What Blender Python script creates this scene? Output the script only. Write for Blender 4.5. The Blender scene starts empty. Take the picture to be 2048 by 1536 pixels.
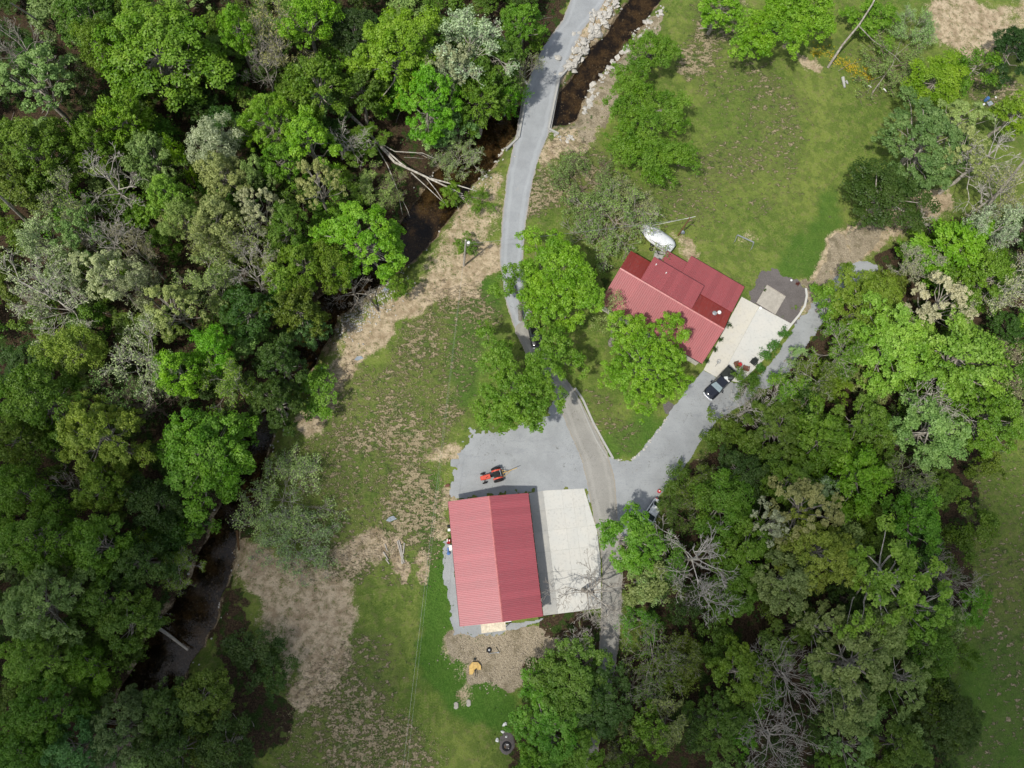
import bpy, math, random
import numpy as np
from mathutils import Vector
PI = math.pi
random.seed(7)
# ------------------------------------------------------------------ camera, sky, sun, exposure
SC = bpy.context.scene
COL = SC.collection
CAMH, FPX, NX, NY = 112.0, 1575.0, 885.0, 1160.0      # height, focal length in photo pixels, nadir point in the photo
_n = np.array([NX - 1024, -(NY - 768), -FPX]); _n /= np.linalg.norm(_n)
_z = -_n; _y = np.array([0, 1, 0.]) - _z[1] * _z; _y /= np.linalg.norm(_y); _x = np.cross(_y, _z)
RM = np.array([_x, _y, _z])                            # camera space -> world space
cam = bpy.data.cameras.new('camera'); cam.sensor_fit = 'HORIZONTAL'
cam.angle = 2 * math.atan(1024 / FPX); cam.clip_start = 1; cam.clip_end = 3000
camo = bpy.data.objects.new('camera', cam); COL.objects.link(camo)
from mathutils import Matrix
M4 = Matrix([list(RM[i]) + [0] for i in range(3)] + [[0, 0, 0, 1]]); M4[2][3] = CAMH
camo.matrix_world = M4; SC.camera = camo
SUN_EL, SUN_AZ = math.radians(59), math.radians(229.5)    # azimuth clockwise from +Y
w = bpy.data.worlds.new('World'); SC.world = w; w.use_nodes = True
wn = w.node_tree.nodes; bg = wn['Background']; bg.inputs[1].default_value = 0.125
sky = wn.new('ShaderNodeTexSky'); sky.sky_type = 'NISHITA'; sky.sun_disc = False
sky.sun_elevation = SUN_EL; sky.sun_rotation = SUN_AZ; sky.air_density = 1.0; sky.dust_density = 1.5
hz = wn.new('ShaderNodeHueSaturation'); hz.inputs['Saturation'].default_value = .5      # hazy, part clouded sky
w.node_tree.links.new(sky.outputs[0], hz.inputs['Color']); w.node_tree.links.new(hz.outputs[0], bg.inputs[0])
sun = bpy.data.lights.new('sun', 'SUN'); sun.energy = 2.95; sun.angle = math.radians(1.5); sun.color = (1.0, 0.955, 0.86)
suno = bpy.data.objects.new('sun', sun); COL.objects.link(suno)
sd_ = Vector((math.sin(SUN_AZ) * math.cos(SUN_EL), math.cos(SUN_AZ) * math.cos(SUN_EL), math.sin(SUN_EL)))
suno.rotation_euler = sd_.to_track_quat('Z', 'Y').to_euler(); suno.location = sd_ * 200
SC.view_settings.view_transform = 'Standard'; SC.view_settings.look = 'None'
SC.view_settings.exposure = 0.26; SC.view_settings.gamma = 1.0; SC.view_settings.use_curve_mapping = False
SC.render.engine = 'CYCLES'
SC.cycles.max_bounces = 6; SC.cycles.diffuse_bounces = 3; SC.cycles.transparent_max_bounces = 12
SC.cycles.use_denoising = True

# ------------------------------------------------------------------ helpers: photo pixel <-> ground
def P(px, py, h=0.0):
    v = RM @ np.array([px - 1024., 768. - py, -FPX]); t = (CAMH - h) / -v[2]
    return np.array([v[0] * t, v[1] * t, h])
def pix(x, y, z=0.0):
    q = np.stack([np.asarray(x, float), np.asarray(y, float), np.zeros_like(np.asarray(x, float)) + z - CAMH], -1) @ RM
    return 1024 + q[..., 0] / -q[..., 2] * FPX, 768 - q[..., 1] / -q[..., 2] * FPX
def mpp(px, py, h=0.0):
    v = np.array([px - 1024., 768. - py, -FPX]); w_ = RM @ v; return (CAMH - h) / -w_[2]
def W(pts, h=0.0): return np.array([P(a, b, h)[:2] for a, b in pts])
# noise
_rt = np.random.RandomState(3).rand(256, 256)
def vn(x, y, seed=0):
    x = np.asarray(x, float) + seed * 17.3; y = np.asarray(y, float) + seed * 9.1
    xi = np.floor(x).astype(int); yi = np.floor(y).astype(int); fx = x - xi; fy = y - yi
    fx = fx * fx * (3 - 2 * fx); fy = fy * fy * (3 - 2 * fy)
    g = lambda a, b: _rt[a & 255, b & 255]
    return (g(xi, yi) * (1 - fx) + g(xi + 1, yi) * fx) * (1 - fy) + (g(xi, yi + 1) * (1 - fx) + g(xi + 1, yi + 1) * fx) * fy
def fbm(x, y, s, o=4, seed=0):
    r = 0; a = 1; t = 0
    for i in range(o):
        r = r + a * vn(x * s, y * s, seed + i); t += a; a *= .55; s *= 2.03
    return r / t
def ss(a, b, x):
    t = np.clip((x - a) / (b - a), 0, 1); return t * t * (3 - 2 * t)
def seg_dist(X, Y, pts, wd):                     # distance to a polyline minus its half width
    best = np.full(np.shape(X), 1e9)
    for i in range(len(pts) - 1):
        ax, ay = pts[i]; bx, by = pts[i + 1]; dx, dy = bx - ax, by - ay
        t = np.clip(((X - ax) * dx + (Y - ay) * dy) / (dx * dx + dy * dy + 1e-9), 0, 1)
        d = np.hypot(X - ax - t * dx, Y - ay - t * dy) - (wd[i] * (1 - t) + wd[i + 1] * t)
        best = np.minimum(best, d)
    return best
def poly_sd(X, Y, pts):                          # signed distance, negative inside
    X = np.asarray(X, float); Y = np.asarray(Y, float); n = len(pts)
    d = np.full(X.shape, 1e9); ins = np.zeros(X.shape, bool)
    for i in range(n):
        ax, ay = pts[i]; bx, by = pts[(i + 1) % n]; dx, dy = bx - ax, by - ay
        t = np.clip(((X - ax) * dx + (Y - ay) * dy) / (dx * dx + dy * dy + 1e-12), 0, 1)
        d = np.minimum(d, np.hypot(X - ax - t * dx, Y - ay - t * dy))
        c = ((ay > Y) != (by > Y)) & (X < (bx - ax) * (Y - ay) / (by - ay + 1e-12) + ax)
        ins ^= c
    return np.where(ins, -d, d)
# ------------------------------------------------------------------ materials
def lk(nt, a, b): nt.links.new(a, b)
class NT:
    def __init__(s, name):
        s.m = bpy.data.materials.new(name); s.m.use_nodes = True; s.t = s.m.node_tree; s.t.nodes.clear()
        s.out = s.t.nodes.new('ShaderNodeOutputMaterial')
    def n(s, ty, ins=None, **kw):
        o = s.t.nodes.new('ShaderNode' + ty)
        for k, v in kw.items(): setattr(o, k, v)
        for k, v in (ins or {}).items():
            if isinstance(v, bpy.types.NodeSocket): s.t.links.new(v, o.inputs[k])
            else: o.inputs[k].default_value = v
        return o
    def math(s, op, a, b=0.0, c=0.0):
        return s.n('Math', {0: a, 1: b, 2: c}, operation=op).outputs[0]
    def mix(s, f, a, b, bt='MIX'):
        o = s.n('Mix', data_type='RGBA', blend_type=bt)
        for i, v in ((0, f), (6, a), (7, b)):
            if isinstance(v, bpy.types.NodeSocket): s.t.links.new(v, o.inputs[i])
            else: o.inputs[i].default_value = v if i == 0 else (list(v) + [1])[:4]
        return o.outputs[2]
    def step(s, x, a, b):
        return s.n('MapRange', {0: x, 1: a, 2: b, 3: 0., 4: 1.}, interpolation_type='SMOOTHSTEP').outputs[0]
    def noise(s, sc, det=4., rough=.55, co=None, w_=0):
        i = {'Scale': sc, 'Detail': det, 'Roughness': rough}
        if co is not None: i['Vector'] = co
        return s.n('TexNoise', i).outputs[0]
    def pos(s): return s.n('NewGeometry').outputs['Position']
    def pb(s, col, rough=.8, spec=.3, metal=0., bump=None, coat=0.):
        b = s.n('BsdfPrincipled', {'Coat Roughness': .1 if coat > .5 else .38, 'Roughness': rough, 'Specular IOR Level': spec, 'Metallic': metal, 'Coat Weight': coat})
        if isinstance(col, bpy.types.NodeSocket): lk(s.t, col, b.inputs[0])
        else: b.inputs[0].default_value = (*col, 1)
        if bump is not None:
            h, st, d = bump
            bm = s.n('Bump', {'Strength': st, 'Distance': d, 'Height': h}); lk(s.t, bm.outputs[0], b.inputs['Normal'])
        lk(s.t, b.outputs[0], s.out.inputs[0]); return s.m
def simple(name, col, rough=.7, spec=.35, metal=0., sc=3., var=.25, bump=.0, bd=.02, dirt=None, coat=0.):
    s = NT(name); p = s.n('TexCoord').outputs['Object']
    a = s.noise(sc, 5., .6, p); b = s.noise(sc * 7, 3., .6, p)
    f = s.math('ADD', s.math('MULTIPLY', a, .6), s.math('MULTIPLY', b, .4))
    c = s.mix(s.step(f, .35, .65), [x * (1 - var) for x in col], [min(1, x * (1 + var)) for x in col])
    if dirt: c = s.mix(s.math('MULTIPLY', s.step(s.noise(sc * .5, 6., .7, p), .5, .75), .7), c, dirt)
    return s.pb(c, rough, spec, metal, (f, bump, bd) if bump else None, coat)
def leaf_mat(name, trans=.32):
    s = NT(name); oi = s.n('ObjectInfo'); v = s.n('Attribute', attribute_name='v').outputs['Fac']
    lo = s.noise(.35, 3., .6, s.pos())
    hs = s.n('HueSaturation', {'Color': oi.outputs['Color'], 'Hue': s.math('ADD', s.math('ADD', s.math('MULTIPLY', v, -.03), .554), s.math('MULTIPLY', lo, -.045)),
             'Value': s.math('ADD', s.math('MULTIPLY', v, .8), s.math('ADD', s.math('MULTIPLY', lo, .9), .2)), 'Saturation': s.math('ADD', s.math('MULTIPLY', v, -.2), 1.1)}).outputs[0]
    d = s.n('BsdfDiffuse', {'Color': hs}).outputs[0]
    t = s.n('BsdfTranslucent', {'Color': s.mix(1., hs, (1.0, 1.15, .55), 'MULTIPLY')}).outputs[0]
    g = s.n('BsdfGlossy', {'Color': (1, 1, 1, 1), 'Roughness': .5}).outputs[0]
    m1 = s.n('MixShader', {0: trans, 1: d, 2: t}).outputs[0]
    m2 = s.n('MixShader', {0: .02, 1: m1, 2: g}).outputs[0]
    lk(s.t, m2, s.out.inputs[0]); return s.m
def bark_mat():
    s = NT('bark'); oi = s.n('ObjectInfo'); p = s.n('TexCoord').outputs['Object']
    f = s.noise(2.5, 5., .6, p)
    c = s.mix(s.step(f, .35, .68), s.mix(1., oi.outputs['Color'], (.55, .52, .5), 'MULTIPLY'), oi.outputs['Color'])
    return s.pb(c, .9, .15, 0, (f, .4, .05))
MT = {}
MT['leaf'] = leaf_mat('leaves'); MT['bark'] = bark_mat()
# ------------------------------------------------------------------ mesh builders
def np_mesh(name, V, Fq, v=None, smooth=False):
    """V (n,3), Fq (m,k) faces of equal size, v per-vertex float attribute"""
    me = bpy.data.meshes.new(name); V = np.asarray(V, np.float32); Fq = np.asarray(Fq, np.int32)
    me.vertices.add(len(V)); me.vertices.foreach_set('co', V.ravel())
    k = Fq.shape[1]; me.loops.add(Fq.size); me.loops.foreach_set('vertex_index', Fq.ravel())
    me.polygons.add(len(Fq)); me.polygons.foreach_set('loop_start', np.arange(0, Fq.size, k, dtype=np.int32))
    if smooth: me.polygons.foreach_set('use_smooth', np.ones(len(Fq), bool))
    if v is not None:
        at = me.attributes.new('v', 'FLOAT', 'POINT'); at.data.foreach_set('value', np.asarray(v, np.float32))
    me.update(calc_edges=True); return me
def addobj(name, me, mat=None, parent=None, loc=None, color=None):
    o = bpy.data.objects.new(name, me); COL.objects.link(o)
    if mat is not None and not me.materials: me.materials.append(mat)
    if parent is not None: o.parent = parent
    if loc is not None: o.location = loc
    if color is not None: o.color = (*color, 1)
    return o
def thing(name, loc, label, cat, rz=0., group=None):
    o = bpy.data.objects.new(name, None); COL.objects.link(o); o.location = loc; o.rotation_euler = (0, 0, rz)
    o['label'] = label; o['category'] = cat
    if group: o['group'] = group
    return o
def tag(o, label, cat, group=None, kind=None):
    o['label'] = label; o['category'] = cat
    if group: o['group'] = group
    if kind: o['kind'] = kind
    return o
class MB:
    def __init__(s): s.v = []; s.f = []
    def add(s, vs, fs):
        b = len(s.v); s.v += [tuple(map(float, p)) for p in vs]; s.f += [tuple(b + i for i in f) for f in fs]; return s
    def box(s, c, d, rz=0., ry=0.):
        x, y, z = [a / 2 for a in d]; vs = []
        for i in (-x, x):
            for j in (-y, y):
                for k in (-z, z):
                    a, b, e = i * math.cos(ry) + k * math.sin(ry), j, -i * math.sin(ry) + k * math.cos(ry)
                    vs.append((c[0] + a * math.cos(rz) - b * math.sin(rz), c[1] + a * math.sin(rz) + b * math.cos(rz), c[2] + e))
        return s.add(vs, [(0, 1, 3, 2), (4, 6, 7, 5), (0, 4, 5, 1), (2, 3, 7, 6), (0, 2, 6, 4), (1, 5, 7, 3)])
    def prism(s, pts, z0, z1):
        n = len(pts)
        a = sum(pts[i][0] * pts[(i + 1) % n][1] - pts[(i + 1) % n][0] * pts[i][1] for i in range(n))
        if a < 0: pts = pts[::-1]
        return s.add([(p[0], p[1], z0) for p in pts] + [(p[0], p[1], z1) for p in pts],
                     [tuple(range(n - 1, -1, -1)), tuple(range(n, 2 * n))] + [(i, (i + 1) % n, n + (i + 1) % n, n + i) for i in range(n)])
    def loft(s, rings, cap=True):
        n = len(rings[0]); b = []
        for r in rings: b += list(r)
        fs = [(k * n + i, k * n + (i + 1) % n, (k + 1) * n + (i + 1) % n, (k + 1) * n + i) for k in range(len(rings) - 1) for i in range(n)]
        if cap: fs += [tuple(range(n - 1, -1, -1)), tuple(range((len(rings) - 1) * n, len(rings) * n))]
        return s.add(b, fs)
    def tube(s, pts, rad, n=6):
        pts = [Vector(p) for p in pts]; rings = []
        if not hasattr(rad, '__len__'): rad = [rad] * len(pts)
        for i, p in enumerate(pts):
            d = (pts[min(i + 1, len(pts) - 1)] - pts[max(i - 1, 0)]).normalized()
            u = d.orthogonal().normalized() if i == 0 else (u - d * u.dot(d)).normalized()
            w_ = d.cross(u)
            rings.append([p + (u * math.cos(2 * PI * k / n) + w_ * math.sin(2 * PI * k / n)) * rad[i] for k in range(n)])
        return s.loft(rings)
    def torus(s, c, R, r, axis='z', n=16, m=6, sx=1.):
        rings = []
        for i in range(n):
            a = 2 * PI * i / n; ring = []
            for k in range(m):
                b = 2 * PI * k / m; rr = R + r * math.cos(b); h = r * math.sin(b) * sx
                p = (rr * math.cos(a), rr * math.sin(a), h)
                if axis == 'y': p = (p[0], p[2], p[1])
                if axis == 'x': p = (p[2], p[0], p[1])
                ring.append((c[0] + p[0], c[1] + p[1], c[2] + p[2]))
            rings.append(ring)
        rings.append(rings[0]); return s.loft(rings, cap=False)
    def mesh(s, name, smooth=False):
        me = bpy.data.meshes.new(name); me.from_pydata(s.v, [], s.f); me.update()
        if smooth:
            for p in me.polygons: p.use_smooth = True
        return me
    def obj(s, name, mat, parent=None, smooth=False, loc=None):
        o = addobj(name, s.mesh(name, smooth), MT[mat] if isinstance(mat, str) else mat, parent, loc); return o
def bevel(o, w_=.03, seg=2):
    m = o.modifiers.new('b', 'BEVEL'); m.width = w_; m.segments = seg; m.limit_method = 'ANGLE'; return o

# ------------------------------------------------------------------ layout lines (photo pixels on the ground)
CREEK = [(1330, -60, 1.9), (1288, 0, 1.9), (1228, 85, 1.8), (1165, 160, 1.8), (1130, 222, 1.9), (1015, 240, 2.3), (955, 320, 2.5), (915, 350, 2.6),
         (830, 470, 2.4), (740, 540, 2.2), (655, 620, 1.9), (600, 720, 1.9), (550, 800, 1.8), (508, 890, 1.9), (478, 990, 1.8),
         (440, 1090, 2.0), (408, 1180, 2.2), (378, 1240, 2.8), (330, 1320, 3.4), (285, 1410, 3.0), (230, 1500, 2.6), (150, 1640, 2.5)]
CK = np.array([P(a, b, -1.5)[:2] for a, b, _ in CREEK]); CKW = [c[2] for c in CREEK]
def creek_sd(X, Y):
    d = seg_dist(X, Y, CK, CKW); return d + (fbm(X, Y, .35, 3, 5) - .5) * 1.6
ROADL = [(1160, -60), (1143, 0), (1123, 44), (1085, 112), (1058, 169), (1048, 203), (1035, 271), (1024, 305), (1014, 350), (1004, 440), (999, 520), (1008, 590),
         (1030, 660), (1066, 740), (1112, 800), (1133, 852), (1160, 906), (1173, 954), (1183, 1020), (1197, 1080), (1203, 1150), (1198, 1280), (1188, 1400),
         (1182, 1460), (1165, 1536), (1145, 1620)]
ROADR = [(1240, -60), (1207, 0), (1167, 58), (1140, 98), (1116, 159), (1109, 190), (1096, 257), (1080, 305), (1065, 366), (1052, 440), (1046, 520), (1052, 590),
         (1072, 660), (1104, 725), (1153, 781), (1187, 852), (1217, 916), (1231, 974), (1236, 1030), (1244, 1080), (1248, 1150), (1240, 1280), (1222, 1400),
         (1208, 1460), (1186, 1536), (1165, 1620)]
ROAD = W(ROADL + ROADR[::-1]); RC = (W(ROADL) + W(ROADR)) / 2; RHW = list(np.linalg.norm(W(ROADL) - W(ROADR), axis=1) / 2)
LOT = [(1125, 790), (1085, 838), (1030, 858), (975, 862), (942, 862), (932, 888), (922, 905), (905, 925), (900, 955), (903, 992), (930, 994), (1060, 984), (1092, 984), (1170, 978), (1185, 1010), (1180, 900)]
DRIVE = [(1180, 900), (1222, 914), (1236, 922), (1262, 921), (1290, 893), (1330, 838), (1375, 775), (1407, 739), (1436, 755), (1490, 770), (1530, 760), (1500, 800), (1470, 818), (1440, 838),
         (1400, 885), (1372, 930), (1348, 962), (1318, 992), (1304, 1030), (1262, 1062), (1246, 1090), (1225, 1060), (1200, 1000)]
PATHR = [(1530, 760), (1568, 722), (1596, 686), (1612, 655), (1640, 620), (1670, 575), (1705, 545), (1735, 540)]
STRIPW = [(888, 1085), (905, 1085), (926, 1250), (960, 1250), (1040, 1246), (1088, 1236), (1100, 1232), (1060, 1252), (1010, 1264), (985, 1272), (930, 1274), (908, 1270), (895, 1200), (884, 1130)]
APRON = [(1058, 986), (1092, 981), (1168, 977), (1181, 1020), (1194, 1062), (1201, 1120), (1202, 1216), (1160, 1222), (1087, 1231)]
PATIO = [(1463, 630), (1483, 594), (1583, 648), (1556, 690), (1505, 742), (1480, 766), (1436, 756), (1407, 740)]
ISLAND = [(1120, 757), (1160, 770), (1190, 830), (1228, 918), (1262, 918), (1292, 890), (1332, 836), (1378, 773), (1405, 738), (1340, 690), (1200, 690)]
WEST = [(-300, -250), (1150, -250), (1128, 0), (1090, 60), (1062, 130), (1040, 185), (990, 215), (945, 250), (915, 320), (850, 400), (800, 470), (720, 540), (640, 650),
        (570, 780), (500, 900), (468, 1020), (425, 1150), (385, 1240), (360, 1330), (420, 1420), (520, 1500), (540, 1700), (-300, 1700)]
EAST = [(2350, 470), (1960, 450), (1880, 440), (1800, 500), (1730, 560), (1650, 590), (1620, 660), (1560, 750), (1500, 800), (1450, 850), (1420, 890), (1350, 990), (1316, 1040), (1262, 1075),
        (1262, 1290), (1200, 1280), (1120, 1290), (1070, 1340), (1060, 1400), (1015, 1470), (1000, 1700), (1880, 1700), (1905, 1400), (1925, 1200), (1950, 950), (2050, 860), (2350, 800)]
NORTH = [(1690, -250), (2350, -250), (2350, 60), (2050, 30), (2000, 150), (1900, 190), (1830, 160), (1800, 90), (1700, 60), (1640, 110), (1590, 100)]
WW, EW, NW_ = W(WEST), W(EAST), W(NORTH)
LOTW, DRW, APW, PAW, ISW = W(LOT), W(DRIVE), W(APRON), W(PATIO), W(ISLAND)
PATHC = W(PATHR)
BARN = W([(888, 985), (1062, 975), (1092, 1240), (912, 1262)]); HOUSE = W([(1230, 540), (1330, 490), (1490, 580), (1400, 740), (1200, 640)])
def wood_sd(X, Y): return np.minimum(poly_sd(X, Y, WW), poly_sd(X, Y, EW))
def hard_sd(X, Y):
    d = seg_dist(X, Y, RC, RHW)
    for q in (LOTW, DRW, APW, PAW, BARN, HOUSE): d = np.minimum(d, poly_sd(X, Y, q))
    return np.minimum(d, seg_dist(X, Y, PATHC, [1.6] * len(PATHC)))
BRC = W([(1052, 165), (1066, 285)])
BY0, BY1 = P(1060, 290)[1], P(1080, 150)[1]
def th(X, Y, hd=None, cd=None):
    X = np.asarray(X, float); Y = np.asarray(Y, float)
    hd = hard_sd(X, Y) if hd is None else hd; cd = creek_sd(X, Y) if cd is None else cd
    fl = ss(.3, 5, hd)
    z = (fbm(X, Y, .06, 4, 2) - .5) * 1.1 * fl + (fbm(X, Y, .9, 3, 8) - .5) * .16 * ss(0, 2, hd)
    c = -2.3 * (1 - ss(-1.0, 2.6, cd)) + (fbm(X, Y, 1.3, 3, 4) - .5) * .35 * (1 - ss(0, 2, cd))
    rd = seg_dist(X, Y, RC, RHW); span = ss(BY0 - 1.5, BY0 + .3, Y) * (1 - ss(BY1 - .3, BY1 + 1.5, Y))
    guard = 1 - (1 - ss(.1, 1.9, rd)) * (1 - span)
    return z * ss(0, 3, cd) + c * guard
# ------------------------------------------------------------------ ground sheet
def axis(a, b, st, far):
    m = list(np.arange(a, b + st / 2, st)); o = [];  x = st
    l = [a]; r = [b]
    while l[-1] > -far: x *= 1.35; l.append(l[-1] - x)
    x = st
    while r[-1] < far: x *= 1.35; r.append(r[-1] + x)
    return np.array(l[1:][::-1] + m + r[1:])
gx = axis(-80, 114, .3, 900); gy = axis(-36, 108, .3, 900)
GX, GY = np.meshgrid(gx, gy); ny_, nx_ = GX.shape
hdg = hard_sd(GX, GY); cdg = creek_sd(GX, GY); wdg = wood_sd(GX, GY)
GZ = th(GX, GY, hdg, cdg)
PXg, PYg = pix(np.clip(GX, -80, 114), np.clip(GY, -36, 108))
_wx = (fbm(GX, GY, .25, 5, 101) - .5) * 60; _wy = (fbm(GX, GY, .25, 5, 131) - .5) * 60; PXg = PXg + _wx + (fbm(GX, GY, 1.3, 3, 141) - .5) * 14; PYg = PYg + _wy + (fbm(GX, GY, 1.3, 3, 151) - .5) * 14
def brush(pts, wd, soft):                       # pts in photo px, width px
    return 1 - ss(0, soft, seg_dist(PXg, PYg, pts, [wd] * len(pts) if not hasattr(wd, '__len__') else wd))
n1 = fbm(GX, GY, .22, 5, 11); n2 = fbm(GX, GY, .7, 4, 21)
dirt = np.zeros_like(GX)
for pts, wd, soft, a in [
    ([(985, 505), (940, 545), (870, 575), (830, 600), (780, 640), (715, 690), (690, 730), (665, 790), (640, 830), (612, 850)], [30, 45, 22, 20, 15, 24, 18, 14, 12, 8], 18, 1.),
    ([(975, 360), (955, 430), (915, 500), (880, 530)], [12, 28, 40, 20], 30, .8), ([(1150, 270), (1110, 300), (1090, 330)], [18, 16, 8], 18, .9),
    ([(750, 545), (700, 630), (665, 690)], [30, 30, 14], 25, .6),
    ([(1175, 250), (1190, 215)], 22, 22, .7), ([(1130, 140), (1180, 60), (1215, 0)], [10, 16, 20], 12, 1.),
    ([(500, 1130), (560, 1170), (640, 1200), (640, 1290), (640, 1340), (600, 1400)], [35, 55, 65, 55, 35, 10], 30, .95),
    ([(560, 1200), (590, 1300)], 40, 40, .7), ([(700, 1110), (745, 1105)], [22, 28], 18, 1.), ([(480, 1100), (500, 1130)], 22, 20, .9),
    ([(790, 1085), (800, 1170)], 9, 6, 1.), ([(845, 1110), (848, 1160)], 10, 12, .8), ([(1900, 30), (1960, 60), (1950, 100)], [45, 50, 22], 25, 1.),
    ([(2010, 40), (2048, 20)], 22, 30, .8), ([(1580, 105), (1610, 130), (1635, 140)], [2, 9, 3], 8, .9), ([(1655, 540), (1720, 480), (1790, 435), (1880, 400)], [28, 32, 24, 20], 22, .95),
    ([(1610, 640), (1640, 560)], 14, 16, .6), ([(1370, 485), (1380, 500)], [16, 22], 14, .7), ([(1465, 15), (1480, 45)], 25, 20, .5),
    ([(1495, 480), (1480, 490)], 7, 10, .5), ([(870, 905), (905, 900)], [9, 16], 12, .9), ([(890, 990), (885, 1060)], [6, 9], 10, .7),
    ([(910, 1290), (1000, 1300), (1080, 1290), (1060, 1340), (940, 1350)], [20, 38, 30, 25, 20], 20, .75), ([(925, 1380), (940, 1395)], 8, 8, .6),
    ([(980, 20), (1110, 30), (1085, 90)], [0, 8, 5], 12, .4), ([(1790, 240), (1860, 235)], 6, 12, .5), ([(590, 1010), (600, 1050)], 4, 8, .5), ([(585, 910), (590, 960)], 7, 10, .6)]:
    dirt = np.maximum(dirt, brush(pts, [q_ * .84 for q_ in wd] if hasattr(wd, '__len__') else wd * .84, soft * 1.2 + 2) * a)
straw = np.zeros_like(GX)
for pts, wd, soft, a in [([(700, 800), (760, 850), (830, 800), (880, 720), (920, 640)], [50, 70, 70, 60, 50], 60, .75), ([(640, 930), (760, 950), (800, 1020), (700, 1080)], [60, 70, 60, 60], 60, .72),
    ([(640, 1400), (720, 1340), (640, 1480), (780, 1520)], [60, 50, 70, 60], 60, .62), ([(1060, 400), (1150, 330), (1200, 420), (1240, 440)], [10, 50, 40, 40], 40, .7),
    ([(1350, 400), (1500, 330), (1520, 250), (1480, 170)], [60, 70, 60, 40], 80, .42), ([(1440, 20), (1400, 120)], [30, 20], 40, .7), ([(1230, 830), (1180, 790), (1260, 880)], [25, 12, 18], 20, .5),
    ([(1420, 900), (1380, 960)], 14, 20, .6), ([(840, 1050), (830, 1150)], [50, 40], 40, .5), ([(1990, 900), (2010, 1200), (2000, 1500)], 70, 60, .38), ([(1950, 180), (2048, 200)], 18, 20, .7),
    ([(1700, 130), (1760, 150), (1780, 100)], 40, 40, .45)]:
    straw = np.maximum(straw, brush(pts, wd, soft) * a)
straw = straw * (.6 + .7 * ss(.3, .66, fbm(GX, GY, .12, 5, 201)))
litter = (1 - ss(-1.5, 2.0, wdg + (n1 - .5) * 8)) * 1.0
litter = np.maximum(litter, brush([(1060, 560), (1080, 700), (1060, 760)], 26, 30) * .5)
litter = litter * (1 - .85 * brush([(1640, 560), (1700, 505), (1780, 440), (1890, 395)], 22, 18))
litter = np.maximum(litter, brush([(430, 1190), (465, 1290), (480, 1400), (540, 1440)], 34, 30) * .75)
litter = np.maximum(litter, brush([(520, 900), (490, 980), (475, 1050)], 18, 20) * .7)
litter = np.maximum(litter, brush([(1110, 1255), (1170, 1250)], 24, 15) * .8)
litter = np.maximum(litter, brush([(1300, 620), (1230, 620), (1210, 560)], 30, 30) * .45)
litter = np.maximum(litter, brush([(1100, 40), (1078, 95), (1050, 150)], 22, 10) * 1.)
lush = np.maximum(brush([(860, 960), (868, 1080), (880, 1200), (870, 1300), (960, 1400), (1000, 1420)], [10, 18, 20, 30, 40, 30], 25), brush([(1230, 890), (1290, 860)], 20, 30) * .8)
lush = np.maximum(lush, brush([(1560, 560), (1640, 480), (1650, 420)], [18, 25, 10], 30) * .8)
lush = np.maximum(lush, brush([(980, 590), (935, 640), (930, 780)], [14, 25, 15], 30) * .9)
lush = np.maximum(lush, brush([(1990, 1350), (1990, 1536)], 50, 80) * .8)
bed = 1 - ss(-.2, 1.4, cdg)
gravelly = brush([(920, 1290), (1000, 1310), (1070, 1290), (1040, 1350), (950, 1350)], [22, 40, 35, 25, 20], 15)
gravelly = np.maximum(gravelly, brush([(1620, 660), (1650, 560), (1700, 500), (1760, 450)], [12, 20, 24, 16], 14) * .8)
gravelly = np.maximum(gravelly, brush([(1180, 250), (1220, 150), (1310, 40)], [20, 16, 14], 14) * .8)
gravelly = np.maximum(gravelly, brush([(740, 560), (690, 640)], [25, 25], 18) * .6)
def f3(a, b, c):
    return np.stack([a, b, c, np.ones_like(a)], -1).astype(np.float32).reshape(-1)
idx = np.arange(ny_ * nx_).reshape(ny_, nx_)
Fq = np.stack([idx[:-1, :-1], idx[:-1, 1:], idx[1:, 1:], idx[1:, :-1]], -1).reshape(-1, 4)
me = np_mesh('ground', np.stack([GX, GY, GZ], -1).reshape(-1, 3), Fq, smooth=True)
for nm, arr in (('za', f3(dirt, litter, straw)), ('zb', f3(gravelly, bed, lush))):
    at = me.attributes.new(nm, 'FLOAT_COLOR', 'POINT'); at.data.foreach_set('color', arr)
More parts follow.
